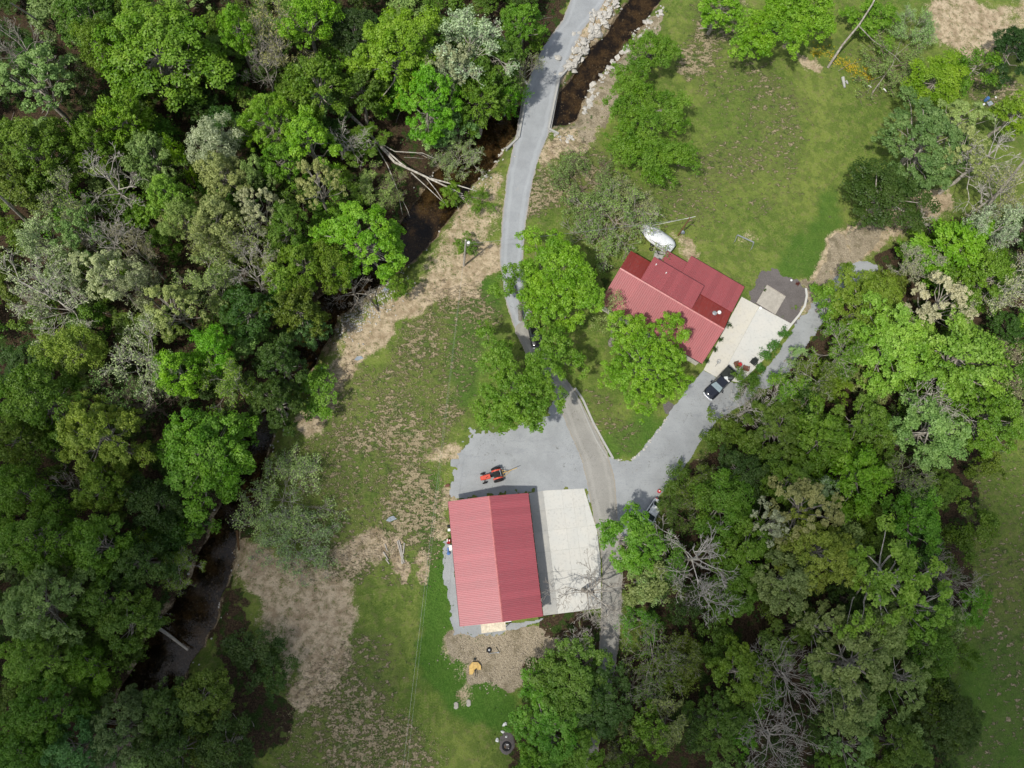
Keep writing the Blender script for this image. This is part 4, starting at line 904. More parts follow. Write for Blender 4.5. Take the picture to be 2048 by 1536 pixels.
    (1500, 770, 30, 'sml3', 'mid', 4.5, 'low green branch clump beside the pickup', 'd', 'bush', 'bush'),
    (1512, 812, 56, 'bare3', 'pale', 9, 'bare whitish fan shaped tree below the pickup', 'w', N_),
    (2020, 725, 66, 'bud2', 'pink', 14, 'pinkish grey budding tree on the right edge', 'b', S),
    (1875, 800, 66, 'bare1', 'sage', 14, 'bare grey tree lying over the right wood below the feathery crown', 'w', N_),
    (1860, 865, 74, 'mid1', 'olive', 14, 'rounded olive crown in the right wood above the yellow feathery one'),
    (1445, 862, 40, 'sml1', 'mid', 5, 'round dark green bush at the drive edge below the pickup', 'd', 'bush', 'bush'),
    (1560, 860, 66, 'big3', 'mid', 10, 'mid green crown below the bare fan shaped tree'),
    (1645, 880, 62, 'fea1', 'green', 12, 'green crown in the centre of the right wood'),
    (1735, 840, 60, 'mid2', 'mid', 12, 'mid green crown left of the rounded olive one'),
    (1620, 800, 34, 'sml2', 'dark', 10, 'small dark clump right of the bare fan shaped tree'),
    (1990, 830, 76, 'big3', 'green', 13, 'green crown at the right edge above the dim field'),
    (1722, 955, 66, 'fea1', 'bright', 13, 'star shaped lime feathery crown in the right wood'),
    (1825, 955, 54, 'bud1', 'olive', 12, 'twiggy olive tree right of the star shaped lime crown', 'g', S),
    (1580, 955, 60, 'mid1', 'mid', 11, 'mid green crown left of the cream speckled crown'),
    (1495, 950, 58, 'mid2', 'dark', 9, 'dark green crown near the drive, below the round bush'),
    (1662, 975, 30, 'sml2', 'cream', 11, 'small cream white blossoming crown left of the star shaped one', 'g', F_),
    (1605, 1020, 78, 'clu1', 'sage', 14, 'pale sage clumpy crown in the middle of the right wood'),
    (1548, 1050, 44, 'clu2', 'cream', 13, 'tall cream blossoming crown left of the pale sage one', 'g', F_),
    (1400, 965, 58, 'bud3', 'mid', 6, 'speckled green shrub tree along the drive', 'g', S),
    (1445, 1010, 64, 'mid3', 'green', 10, 'green crown above the bare white limbs'),
    (1350, 960, 34, 'sml3', 'mid', 4, 'low green bush where the red bucket stands', 'd', 'bush', 'bush'),
    (1340, 1028, 42, 'bud3', 'mid', 4.5, 'twiggy green bush overhanging the right side of the silver car', 'b', S),
    (1835, 1045, 70, 'mid2', 'green', 13, 'bright green crown beside the dim field'),
    (1262, 1082, 64, 'mid1', 'green', 9, 'green crown half over the silver car beside the lane'),
    (1400, 1110, 92, 'bare2', 'sage', 14, 'big bare white tree spreading over green crowns, right of the lane', 'w', N_),
    (1415, 1190, 60, 'bare1', 'sage', 12, 'second bare white tree directly below the big one right of the lane', 'w', N_),
    (1345, 1120, 64, 'bud3', 'green', 8, 'thin green crown underneath the big bare white tree', 'g', S),
    (1495, 1100, 62, 'mid1', 'green', 11, 'green crown right of the big bare white tree'),
    (1470, 1180, 60, 'big3', 'mid', 10, 'mid green crown right of the second bare white tree'),
    (1640, 1105, 82, 'big3', 'yellow', 15, 'gold green crown left of the widest speckled crown'),
    (1575, 1160, 58, 'mid1', 'olive', 13, 'olive crown below the gold green one'),
    (1770, 1160, 104, 'clu2', 'yellow', 16, 'widest gold speckled crown with white limbs in the lower right wood', 'w', S),
    (1850, 1210, 70, 'clu1', 'yellow', 15, 'gold speckled crown at the right tip of the widest one', 'w', S),
    (1905, 1150, 66, 'bare3', 'olive', 13, 'bare grey brush tree next to the dim field', 'g', N_),
    (1285, 1165, 48, 'bud3', 'light', 7, 'light green thin tree beside the lane', 'g', S),
    (1290, 1240, 46, 'bud3', 'green', 6, 'thin green scrub tree along the lane below the light one', 'g', S),
    (1180, 1180, 78, 'bare2', 'sage', 9, 'bare tree reaching over the lower corner of the concrete apron', 'g', N_),
    (1215, 1235, 40, 'bare1', 'sage', 6, 'small bare white tree over the lane below the apron', 'w', N_),
    (1160, 1290, 40, 'bare1', 'sage', 7, 'small bare white tree against the big dark crown', 'w', N_),
    (1140, 1362, 80, 'big2', 'mid', 9, 'big dark green crown left of the lane, bottom centre', 'd'),
    (1210, 1410, 66, 'mid2', 'dark', 8, 'dark green crown over the lane, bottom centre', 'd'),
    (1095, 1455, 86, 'big3', 'green', 8, 'fresh green crown beside the white stones, bottom centre'),
    (1160, 1500, 50, 'mid1', 'green', 7, 'green crown at the bottom edge next to the lane'),
    (1310, 1310, 62, 'bud1', 'mid', 8, 'half bare greenish tree right of the lane end', 'g', S),
    (1275, 1380, 48, 'bud2', 'mid', 8, 'greenish twiggy tree below the half bare one', 'g', S),
    (1385, 1310, 50, 'bud3', 'mid', 8, 'thin mid green tree right of the half bare one', 'g', S),
    (1480, 1345, 58, 'mid1', 'green', 9, 'rounded green crown in the dark lower wood'),
    (1345, 1455, 60, 'bud3', 'olive', 9, 'olive twiggy crown near the bottom edge right of the lane', 'g', S),
    (1430, 1450, 66, 'big3', 'mid', 9, 'dark green crown near the bottom edge, centre right'),
    (1260, 1480, 52, 'thin1', 'olive', 6, 'thin olive scrub on the bottom edge right of the lane', 'g', S),
    (1585, 1355, 84, 'bare3', 'sage', 13, 'large bare grey tree in the lower right wood', 'g', N_),
    (1545, 1470, 84, 'bare1', 'sage', 12, 'large bare grey tree on the bottom edge below the other grey one', 'g', N_),
    (1700, 1330, 96, 'clu2', 'olive', 14, 'wide golden olive crown in the lower right wood'),
    (1770, 1265, 62, 'mid2', 'olive', 14, 'golden olive crown above the wide one'),
    (1650, 1255, 58, 'clu1', 'olive', 12, 'thin olive crown left of the golden pair', 'g', S),
    (1705, 1420, 52, 'mid1', 'olive', 11, 'golden olive crown hanging below the wide one'),
    (1815, 1360, 60, 'clu2', 'olive', 12, 'olive crown with white twigs right of the wide golden one', 'w', S),
    (1870, 1290, 58, 'mid3', 'mid', 11, 'mid green crown at the edge of the dim field'),
    (1905, 1240, 36, 'sml2', 'sage', 9, 'pale sage bush at the field edge', 'g', 'bush', 'bush'),
    (1700, 1490, 56, 'clu1', 'olive', 9, 'olive crown on the bottom edge of the right wood', 'g', S),
    (1800, 1490, 60, 'mid2', 'mid', 9, 'mid green crown on the bottom edge, right wood'),
    (1900, 1440, 66, 'big2', 'dark', 9, 'dark green crown at the lower corner of the dim field'),
]:
    tree(*t)
# understory: individuals of the low dark wood
def free(q, lst, dmin):
    return all((q[0] - a[0]) ** 2 + (q[1] - a[1]) ** 2 > dmin * dmin for a in lst)
pts = []; tries = 0
while len(pts) < 285 and tries < 20000:
    tries += 1; x, y = random.uniform(-82, 112), random.uniform(-30, 104); a, b = pix(x, y)
    if not (-120 < a < 2170 and -120 < b < 1660): continue
    if (740 < a < 990 and 235 < b < 440): continue
    if wood_sd(x, y) > -1.5 or creek_sd(x, y) < .8 or hard_sd(x, y) < 2.5 or not free((x, y), pts, 4.6): continue
    pts.append((x, y))
tt = ['mid', 'dark', 'mid', 'green', 'dark', 'olive', 'mid']
TA = {'mid': 'mid green', 'dark': 'dark green', 'green': 'fresh green', 'olive': 'olive'}; KA = {'sml1': 'round', 'sml2': 'lobed', 'sml3': 'spiky', 'mid2': 'broad', 'mid1': 'wide domed', 'bud3': 'thin twiggy'}
def zone(x, y):
    a, b = pix(x, y)
    if a < 1100: return 'upper left wood' if b < 500 else ('left wood beside the creek' if b < 1000 else 'lower left wood')
    return 'right wood above the silver car' if b < 1000 else ('wood right of the lane' if a < 1550 else 'wood beside the dim right field')
for i, (x, y) in enumerate(pts):
    k = ['sml1', 'sml2', 'sml3', 'mid2', 'sml1', 'mid1', 'bud3'][i % 7]; R = random.uniform(2.3, 3.8); Hh = random.uniform(5, 9.5)
    put_tree('understory_tree', k, (x, y, float(th(x, y))), R, Hh, tt[(i * 3) % 7], 'd', 'low %s %s understory tree in the %s' % (KA[k], TA[tt[(i * 3) % 7]], zone(x, y)), 'tree', 'understory trees, ' + KA[k] + ' ' + TA[tt[(i * 3) % 7]] + ', ' + zone(x, y))
# ---- big yard trees with their own outlines: lobes (px, py, r px, height)
def yard_tree(name, lobes, trunk_px, tint, label, L=.3, per=34, crad=.5, bark='d', dens=1., M_=12, radial=0.):
    rs = np.random.RandomState(len(name) + int(trunk_px[0])); b = P(*trunk_px); C = []; R_ = []
    for (px, py, r, h) in lobes:
        c = P(px, py, h - r * .07 * .4); R = r * mpp(px, py, h)
        K = max(3, int(2.1 * dens * R * R / 1.35 ** 2))
        for i in range(K):
            if rs.rand() < .07: continue
            f = math.sqrt((i + .5) / K); a = i * 2.4 + rs.rand(); C.append((c[0] + R * .84 * f * math.cos(a), c[1] + R * .84 * f * math.sin(a), h - .9 - .55 * R * f ** 2.2 + rs.uniform(-.8, .5))); R_.append(rs.uniform(.85, 1.45))
    C = np.array(C) - [b[0], b[1], 0]; R_ = np.array(R_); S_ = sub_clumps(C, R_, M_, rs)
    vb = np.clip(np.repeat(rs.rand(len(C)), M_) * .5 + rs.rand(len(S_)) * .5, 0, 1)
    ctr = C.mean(0) - [0, 0, 3]; lv = clumps(S_, crad * rs.uniform(.7, 1.3, len(S_)), per, L, .85, radial, ctr, .65, vb)
    t = thing('broadleaf_tree', (b[0], b[1], float(th(b[0], b[1]))), label, 'tree')
    me_ = np_mesh('crown', *lv); me_.materials.append(MT['leaf']); addobj('crown', me_, None, t, color=TC[tint])
    top = max(l[3] for l in lobes); P_ = []; Q = []; cc = C.mean(0); tr = np.linspace([0, 0, -.3], [cc[0] * .6, cc[1] * .6, top * .6], 6) + np.r_[[[0, 0, 0]], rs.randn(5, 3) * [.15, .15, 0]]
    P_.append(tr); Q.append(np.linspace(.42, .25, 6))
    for c in C[::2]:
        f = rs.uniform(.4, 1.); s_ = np.array([np.interp(f * 5, range(6), tr[:, j]) for j in range(3)])
        m1 = s_ * .5 + c * .5 + [0, 0, .3] + rs.randn(3) * .3; P_.append(np.array([s_, m1, s_ * .15 + c * .85 + rs.randn(3) * .2, c + [0, 0, R_.mean() * .5]])); Q.append(rs.uniform(.08, .15) * np.array([1, .7, .4, .15]))
    V, F = tubes(P_, Q, 4); me_ = np_mesh('trunk', V, F); me_.materials.append(MT['bark']); addobj('trunk', me_, None, t, color=(.36, .34, .3))
    return t
yard_tree('a', [(1125, 540, 74, 13), (1090, 600, 48, 11), (1165, 590, 48, 11), (1100, 490, 38, 11), (1060, 475, 24, 9), (1130, 630, 34, 9)], (1095, 620), 'bright', 'bright green spreading tree beside the road, left of the house roof')
yard_tree('b', [(1010, 560, 34, 9), (1050, 540, 24, 9), (1060, 600, 24, 8)], (1042, 640), 'green', 'smaller green tree leaning over the road above the parked black car', L=.28)
yard_tree('c', [(1035, 775, 76, 12), (1000, 720, 44, 10), (1085, 740, 46, 11), (990, 830, 40, 10), (1050, 830, 40, 10), (965, 670, 30, 8), (1105, 790, 26, 9)], (1035, 810), 'green', 'broad lobed tree over the gravel yard corner and the road', L=.3, dens=.9)
yard_tree('d', [(1108, 695, 40, 10), (1075, 645, 24, 9), (1150, 720, 22, 8)], (1105, 730), 'green', 'round green tree right of the parked black car', dens=.9)
yard_tree('e', [(1295, 720, 88, 12), (1250, 655, 46, 10), (1340, 665, 46, 10), (1290, 790, 44, 10), (1350, 760, 40, 9), (1235, 740, 36, 10)], (1285, 770), 'bright', 'big tree with white limbs showing, leaning on the house roof', L=.27, crad=.42, dens=.8, per=30)
yard_tree('f', [(1222, 650, 30, 8), (1225, 600, 20, 7)], (1222, 690), 'sage', 'thin pale tree wedged between the two big trees and the roof corner', L=.22, per=16, crad=.6, dens=.7)
yard_tree('g', [(1295, 95, 48, 8), (1335, 95, 30, 7), (1270, 140, 40, 8)], (1300, 130), 'green', 'topmost dark green tree of the clump on the lawn beside the creek', L=.26)
yard_tree('h', [(1265, 180, 46, 8), (1250, 215, 38, 8), (1345, 215, 50, 8), (1290, 250, 52, 9)], (1300, 245), 'green', 'middle tree of the clump on the lawn beside the creek', L=.26)
yard_tree('i', [(1290, 300, 62, 8), (1355, 310, 44, 7.5), (1250, 290, 36, 7), (1320, 335, 34, 6.5)], (1310, 330), 'green', 'lowest tree of the clump on the lawn beside the creek', L=.26, radial=.6)
yard_tree('j', [(1560, 55, 64, 10), (1500, 85, 40, 8), (1620, 40, 52, 10), (1580, 15, 50, 11), (1500, 30, 34, 9), (1640, 10, 36, 10)], (1570, 75), 'bright', 'wide bright green tree on the top edge above the lawn')
# ------------------------------------------------------------------ vehicles
def paint(name, col, rough=.18, coat=.8, metal=.0):
    s = NT(name); p = s.n('TexCoord').outputs['Object']; f = s.noise(9., 4., .6, p)
    c = s.mix(s.step(f, .4, .7), col, [min(1, x * 1.15 + .012) for x in col]); return s.pb(c, rough, .5, metal, None, coat)
MT['navy'] = paint('dark_navy_paint', (.008, .010, .018)); MT['blackp'] = paint('black_paint', (.006, .006, .007)); MT['silver'] = paint('silver_paint', (.70, .72, .73), .3, .5, 0)
MT['chrome'] = simple('chrome', (.75, .76, .77), .12, .8, 1., var=.03); MT['orange'] = simple('tractor_red_orange', (.60, .085, .05), .45, .4, var=.12)
MT['lens'] = simple('clear_lens', (.72, .75, .76), .1, .9, var=.05); MT['taill'] = simple('red_lens', (.35, .01, .01), .15, .7, var=.1); MT['bedl'] = simple('bed_liner', (.03, .035, .033), .8, .2)
MT['brownc'] = simple('brown_fabric', (.17, .085, .06), .9, .1); MT['redp'] = simple('red_plastic', (.55, .02, .03), .35, .5); MT['yel'] = simple('faded_yellow_steel', (.62, .42, .14), .6, .3, var=.2, dirt=(.2, .14, .09))
MT['blue'] = simple('blue_plastic', (.07, .17, .42), .5, .4); MT['tarp'] = simple('white_cover', (.72, .74, .76), .6, .3, sc=1.2, var=.08, bump=.5, bd=.08, dirt=(.42, .46, .42)); MT['slate'] = simple('blue_grey_slab', (.30, .34, .38), .9, .1)
MT['glassl'] = simple('pale_windscreen', (.20, .26, .28), .06, .9, var=.12)
def wheel(root, x, y, r, wd):
    o = MB().torus((0, 0, 0), r - .09, .11, 'y', 16, 6, wd / .2).obj('wheel', 'dark', root, True, (x, y, r))
    MB().tube([(0, -wd * .3, 0), (0, wd * .3, 0)], r * .55, 10).obj('rim', 'galv', o); return o
def section(x, hw_, zb, zt, tum=.0, r=.12):
    return [(x, -hw_ + .05, zb), (x, -hw_, zb + .12), (x, -hw_, zt - r), (x, -hw_ + r + tum, zt), (x, hw_ - r - tum, zt), (x, hw_, zt - r), (x, hw_, zb + .12), (x, hw_ - .05, zb)]
def greenhouse(root, base, roof, zb, zt, hb, ht, mat, glass, roofmat=None):
    """base/roof: (x rear, x front); glass panes tilted, roof panel on top"""
    b0, b1 = base; r0, r1 = roof
    MB().add([(r0, -ht, zt), (r1, -ht, zt), (r1, ht, zt), (r0, ht, zt), (r0 - .04, -ht - .03, zt - .05), (r1 + .04, -ht - .03, zt - .05), (r1 + .04, ht + .03, zt - .05), (r0 - .04, ht + .03, zt - .05)],
             [(0, 1, 2, 3), (0, 4, 5, 1), (1, 5, 6, 2), (2, 6, 7, 3), (3, 7, 4, 0), (4, 7, 6, 5)]).obj('roof', roofmat or mat, root)
    g = .07
    MB().add([(b1 - .03, -hb + g, zb + .02), (b1 - .03, hb - g, zb + .02), (r1 + .05, ht - .06, zt - .06), (r1 + .05, -ht + .06, zt - .06)], [(0, 1, 2, 3)]).obj('windscreen', glass, root)
    MB().add([(b0 + .03, -hb + g, zb + .02), (b0 + .03, hb - g, zb + .02), (r0 - .05, ht - .06, zt - .06), (r0 - .05, -ht + .06, zt - .06)], [(3, 2, 1, 0)]).obj('rear_window', 'glass', root)
    for s_ in (-1, 1):
        MB().add([(b0 + .15, s_ * hb, zb + .02), (b1 - .15, s_ * hb, zb + .02), (r1, s_ * (ht + .02), zt - .06), (r0, s_ * (ht + .02), zt - .06)], [(0, 1, 2, 3) if s_ < 0 else (3, 2, 1, 0)]).obj('side_window', 'glass', root)
        for xb, xt in ((b0, r0), (b1, r1), ((b0 + b1) / 2, (r0 + r1) / 2)):
            MB().tube([(xb, s_ * hb, zb), (xt, s_ * ht, zt - .03)], .045, 5).obj('pillar', mat, root)
def at_px(name, rear, front, h, label, cat):
    a, b = P(*rear, h), P(*front, h); d = b - a
    c = (a + b) / 2; return thing(name, (c[0], c[1], .04), label, cat, math.atan2(d[1], d[0]))
# pickup
t = at_px('pickup_truck', (1467, 738), (1413, 795), .9, 'dark navy double cab pickup with a loaded open bed, nosed down the gravel drive', 'pickup truck')
L2 = 2.95; hwid = .98
body = MB().loft([section(2.93, .72, .45, .80), section(2.86, .90, .42, 1.0), section(2.45, .97, .40, 1.12), section(1.45, hwid, .4, 1.2), section(-.75, hwid, .4, 1.22), section(-.78, hwid, .4, .75), section(-2.9, hwid, .4, .75)]).obj('body', 'navy', t, True)
MB().box((2.1, 0, 1.165), (1.1, .5, .03)).obj('hood_bulge', 'navy', t)
greenhouse(t, (-.72, 1.35), (-.5, .62), 1.2, 1.84, .93, .72, 'navy', 'glassl')
bw = MB()
for y_ in (-.93, .93): bw.box((-1.84, y_, .98), (2.12, .1, .5))
bw.obj('bed_side', 'navy', t) if False else None
for y_ in (-.93, .93): MB().box((-1.84, y_, .98), (2.12, .1, .5)).obj('bed_side', 'navy', t)
MB().box((-2.88, 0, .98), (.09, 1.78, .5)).obj('tailgate', 'navy', t); MB().box((-.83, 0, .98), (.09, 1.78, .5)).obj('bulkhead', 'navy', t)
MB().box((-1.85, 0, .78), (2.0, 1.76, .04)).obj('bed_liner', 'bedl', t)
for y_ in (-.93, .93): MB().box((-1.84, y_, 1.25), (2.1, .08, .03)).obj('bed_rail', 'bedl', t)
for y_ in (-.72, .72): MB().box((2.88, y_, .88), (.16, .3, .2), .0).obj('headlight', 'lens', t)
MB().box((2.97, 0, .62), (.16, 1.5, .22)).obj('bumper', 'chrome', t); MB().box((2.95, 0, .86), (.08, 1.0, .26)).obj('grille', 'chrome', t); MB().box((-2.98, 0, .6), (.14, 1.6, .18)).obj('bumper', 'chrome', t)
for y_ in (-1.12, 1.12): MB().box((1.0, y_, 1.3), (.16, .26, .2)).obj('mirror', 'blackp', t)
for x_ in (1.9, -1.85):
    for y_ in (-.86, .86): wheel(t, x_, y_, .4, .26)
for y_ in (-.92, .92): MB().box((-2.93, y_, 1.0), (.06, .1, .3)).obj('tail_light', 'taill', t)
tz = t.rotation_euler.z
def on(tr, x, y, z):
    c, s_ = math.cos(tr.rotation_euler.z), math.sin(tr.rotation_euler.z); return (tr.location[0] + x * c - y * s_, tr.location[1] + x * s_ + y * c, tr.location[2] + z)
tag(MB().box((0, 0, 0), (.55, .45, .3), .1).obj('storage_box', 'lens', loc=on(t, -1.15, .1, .97)), 'white lidded box in the middle of the pickup bed', 'box')
tag(MB().box((0, 0, 0), (.3, .5, .2), .9).obj('white_bag', 'white', loc=on(t, -1.05, .6, .92)), 'small white bag by the cab end of the pickup bed', 'bag')
tag(MB().tube([(-.75, -.6, 0), (.6, -.62, .12)], .035, 6).tube([(-.6, -.45, 0), (.7, -.4, .1)], .03, 6).obj('pipes', 'galv', loc=on(t, -1.85, 0, .87)), 'pale poles laid along one side of the pickup bed', 'poles')
tag(MB().box((0, 0, 0), (.8, .5, .22), .3).box((.1, .1, .16), (.4, .3, .12), .8).obj('tool_case', 'bedl', loc=on(t, -2.3, .25, .93)), 'dark tool case at the tail end of the pickup bed', 'case')
def car(name, rear, front, label, mat, glass, Lh=2.25, hw_=.87, roofz=1.44):
    t = at_px(name, rear, front, .8, label, 'car')
    MB().loft([section(Lh, .62, .4, .62), section(Lh - .1, .8, .34, .78), section(Lh - .5, hw_, .3, .9), section(.9, hw_ + .01, .3, .97), section(-1.0, hw_ + .01, .3, 1.0), section(-Lh + .25, hw_ - .03, .32, .98), section(-Lh, .7, .42, .8)]).obj('body', mat, t, True)
    greenhouse(t, (-1.75, 1.0), (-1.05, .25), .97, roofz, .8, .6, mat, glass)
    for y_ in (-.62, .62): MB().box((Lh - .12, y_, .68), (.22, .3, .14)).obj('headlight', 'lens', t); MB().box((-Lh + .06, y_, .82), (.12, .26, .12)).obj('tail_light', 'taill', t)
    for x_ in (1.35, -1.3):
        for y_ in (-.76, .76): wheel(t, x_, y_, .32, .2)
    for y_ in (-.98, .98): MB().box((.75, y_, 1.0), (.12, .2, .13)).obj('mirror', mat, t)
    MB().box((Lh - .01, 0, .48), (.06, 1.2, .14)).obj('bumper', 'dark', t); return t
car('parked_car', (1064, 640), (1076, 694), 'glossy black car half hidden under the trees on the road', 'blackp', 'glass')
car('parked_car', (1320, 1002), (1288, 1052), 'silver car with pale flakes on it, nosed under the tree crown beside the drive', 'silver', 'glass')
# tractor
t = thing('tractor', (*P(984, 953)[:2], .03), 'red orange farm tractor with a yellow boom behind it on the gravel yard', 'tractor', 0)
a, b = P(1003, 948), P(963, 958); t.rotation_euler.z = math.atan2(b[1] - a[1], b[0] - a[0])
MB().loft([section(1.75, .24, .75, 1.12, 0, .06), section(1.68, .3, .7, 1.25, 0, .08), section(.35, .34, .7, 1.36, 0, .1)]).obj('hood', 'orange', t)
MB().box((-.1, 0, .72), (2.6, .32, .36)).obj('chassis', 'dark', t); MB().box((-.72, 0, .95), (1.1, .9, .3)).obj('transmission', 'bedl', t)
for s_ in (-1, 1):
    o = MB().torus((0, 0, 0), .52, .16, 'y', 20, 6, 1.15).obj('rear_wheel', 'dark', t, False, (-.72, s_ * .86, .68)); MB().tube([(0, -.1, 0), (0, .1, 0)], .3, 10).obj('rim', 'orange', o)
    for k in range(16):
        A = 2 * PI * k / 16; MB().box((.66 * math.cos(A), 0, .66 * math.sin(A)), (.07, .34, .07)).obj('tread_lug', 'dark', o) if k % 2 == 0 else None
    o = MB().torus((0, 0, 0), .25, .09, 'y', 16, 6, 1.1).obj('front_wheel', 'dark', t, False, (1.25, s_ * .68, .34)); MB().tube([(0, -.06, 0), (0, .06, 0)], .14, 8).obj('rim', 'orange', o)
    rings = []
    for k in range(7):
        A = math.radians(15 + 24 * k); rings.append([(-.72 + .76 * math.cos(A), s_ * .46, .68 + .76 * math.sin(A)), (-.72 + .76 * math.cos(A), s_ * .66, .68 + .76 * math.sin(A)), (-.72 + .72 * math.cos(A), s_ * .66, .68 + .72 * math.sin(A)), (-.72 + .72 * math.cos(A), s_ * .46, .68 + .72 * math.sin(A))])
    MB().loft(rings).obj('fender', 'orange', t)
    MB().tube([(1.25, 0, .5), (1.25, s_ * .6, .4)], .05, 6).obj('axle', 'bedl', t)
MB().box((-.72, 0, 1.2), (.42, .46, .1)).box((-.95, 0, 1.4), (.08, .44, .36)).obj('seat', 'dark', t)
MB().torus((-.2, 0, 1.5), .2, .02, 'z', 14, 5).tube([(-.2, 0, 1.5), (.1, 0, 1.25)], .02, 5).obj('steering_wheel', 'dark', t)
MB().tube([(-1.1, -.42, .9), (-1.1, -.42, 1.95), (-1.1, .42, 1.95), (-1.1, .42, .9)], .035, 6).obj('roll_bar', 'galv', t)
MB().tube([(.95, .12, 1.3), (.95, .12, 1.85)], .04, 8).obj('exhaust', 'dark', t)
e = thing('boom_implement', (*on(t, -1.55, 0, 0)[:2], .03), 'yellow tubular lifting boom hitched to the rear of the tractor', 'implement', t.rotation_euler.z)
MB().tube([(0, -.5, .55), (0, .5, .55)], .045, 6).obj('crossbar', 'yel', e); MB().tube([(-.02, 0, .6), (-2.1, -.18, 1.35)], .045, 6).obj('boom', 'yel', e)
MB().tube([(0, .5, .55), (-1.0, .02, .98)], .035, 6).obj('brace', 'yel', e); MB().tube([(0, -.5, .55), (-.6, -.06, .85)], .035, 6).obj('brace', 'yel', e); MB().tube([(0, 0, .55), (.05, 0, 1.1), (-.9, -.05, .95)], .03, 6).obj('mast', 'yel', e)
for y_ in (-.42, .42): MB().tube([(0, y_, .5), (.5, y_ * .6, .55)], .03, 5).obj('link_arm', 'dark', e)
# patio furniture
def chair(px, label, mat, rz, extra=False):
    t = thing('patio_chair', (*P(*px)[:2], .07), label, 'chair', rz)
    MB().box((0, 0, .36), (.72, .62, .2)).obj('seat', mat, t); bevel(MB().box((-.42, 0, .68), (.18, .74, .62), 0, -.2).obj('backrest', mat, t), .05)
    for s_ in (-1, 1):
        bevel(MB().box((0, s_ * .42, .52), (.78, .16, .18)).obj('armrest', mat, t), .05)
        for x_ in (-.3, .32): MB().box((x_, s_ * .4, .22), (.06, .06, .44)).obj('leg', 'dark', t)
    return t
chair((1472, 731), 'brown padded patio chair with red bundle on its seat, left of the trio', 'brownc', math.radians(15))
chair((1490, 738), 'empty brown padded patio chair between the pickup and the dark green chair', 'brownc', math.radians(75))
chair((1505, 726), 'rounded dark green patio chair, the one farthest from the house', 'bedl', math.radians(-130))
q = P(1477, 731)
tag(MB().loft([[(r * math.cos(k * PI / 4), r * math.sin(k * PI / 4), z) for k in range(8)] for r, z in ((.12, 0), (.3, .05), (.33, .2), (.2, .32), (.04, .36))]).obj('red_bundle', 'redp', loc=(q[0], q[1], .54)), 'shiny red bundle lying on the leftmost brown patio chair', 'bundle')
q = P(1433, 728); t = thing('rotary_airer', (q[0], q[1], .07), 'grey folded wire stand alone on the cream patio', 'stand')
MB().torus((0, .1, .9), .28, .03, 'z', 12, 5).obj('hoop', 'galv', t); MB().tube([(0, 0, 0), (0, .1, .9)], .04, 6).obj('post', 'galv', t); MB().tube([(-.3, -.45, .02), (0, 0, .5)], .04, 6).tube([(.25, .3, .02), (0, 0, .5)], .03, 6).obj('foot', 'galv', t); MB().box((0, .1, .9), (.5, .08, .03), .6).obj('plate', 'galv', t)
q = P(1519, 618); tag(MB().tube([(0, 0, 0), (0, 0, .35)], [.22, .26], 10).obj('white_bucket', 'white', loc=(q[0], q[1], .07)), 'white bucket at the patio edge by the deck corner', 'bucket')
q = P(1581, 562); tag(MB().tube([(0, 0, 0), (0, 0, .3)], [.13, .18], 10).obj('white_pot', 'white', loc=(q[0], q[1], .05)), 'small white pot in the dark stone bed', 'pot')
q = P(1595, 568)
def leafy(name, loc, R, tint, n, L, label, cat, flat=.7):
    C = RG.randn(max(3, n // 14), 3) * [R * .42, R * .42, R * .2]; C[:, 2] = np.abs(C[:, 2]) + R * .35; V, F, v = clumps(C, R * .45, 14, L)
    me_ = np_mesh(name, V, F, v); me_.materials.append(MT['leaf']); o = addobj(name, me_, None, None, loc, tint); return tag(o, label, cat)
leafy('shrub', (q[0], q[1], .03), .45, (.12, .015, .02), 150, .16, 'small dark red shrub at the back of the dark stone bed', 'shrub')
q = P(1590, 615); leafy('shrub', (q[0], q[1], .03), .4, (.2, .28, .04), 120, .15, 'small yellow green plant in the dark stone bed beside the curved kerb', 'plant')
q = P(1528, 581); leafy('potted_plant', (q[0], q[1], .25), .3, (.06, .1, .02), 120, .12, 'round green plant in the corner of the timber deck', 'plant')
for pxy, R, lb in [((1566, 668), .9, 'green bush at the tip of the low hedge below the kerb end'), ((1548, 692), 1., 'green bush beside the patio edge, second down from the kerb end'), ((1530, 712), 1., 'green bush at the middle of the hedge along the patio'), ((1519, 738), .8, 'green bush nearest the dark green chair'), ((1505, 757), .7, 'green bush touching the pickup bed')]:
    q = P(*pxy); leafy('shrub', (q[0], q[1], 0), R, (.085, .19, .025), 520, .22, lb, 'bush')
for k, (x_, y_, lb) in enumerate([(1.0, -5.9, 'dark hedge bush by the house end wall, nearest the ridge'), (2.6, -5.9, 'low')][:1]): pass
for k, pxy in enumerate([(1457, 652), (1440, 680), (1428, 700), (1413, 722)]):
    q = P(*pxy); leafy('shrub', (q[0], q[1], 0), .5, (.04, .075, .015), 220, .15, ['low dark plant at the house end wall, nearest the roof ridge', 'low dark plant at the house end wall, second from the ridge', 'low dark plant at the house end wall, third from the ridge', 'low dark plant at the house end wall, nearest the drive'][k], 'plant')
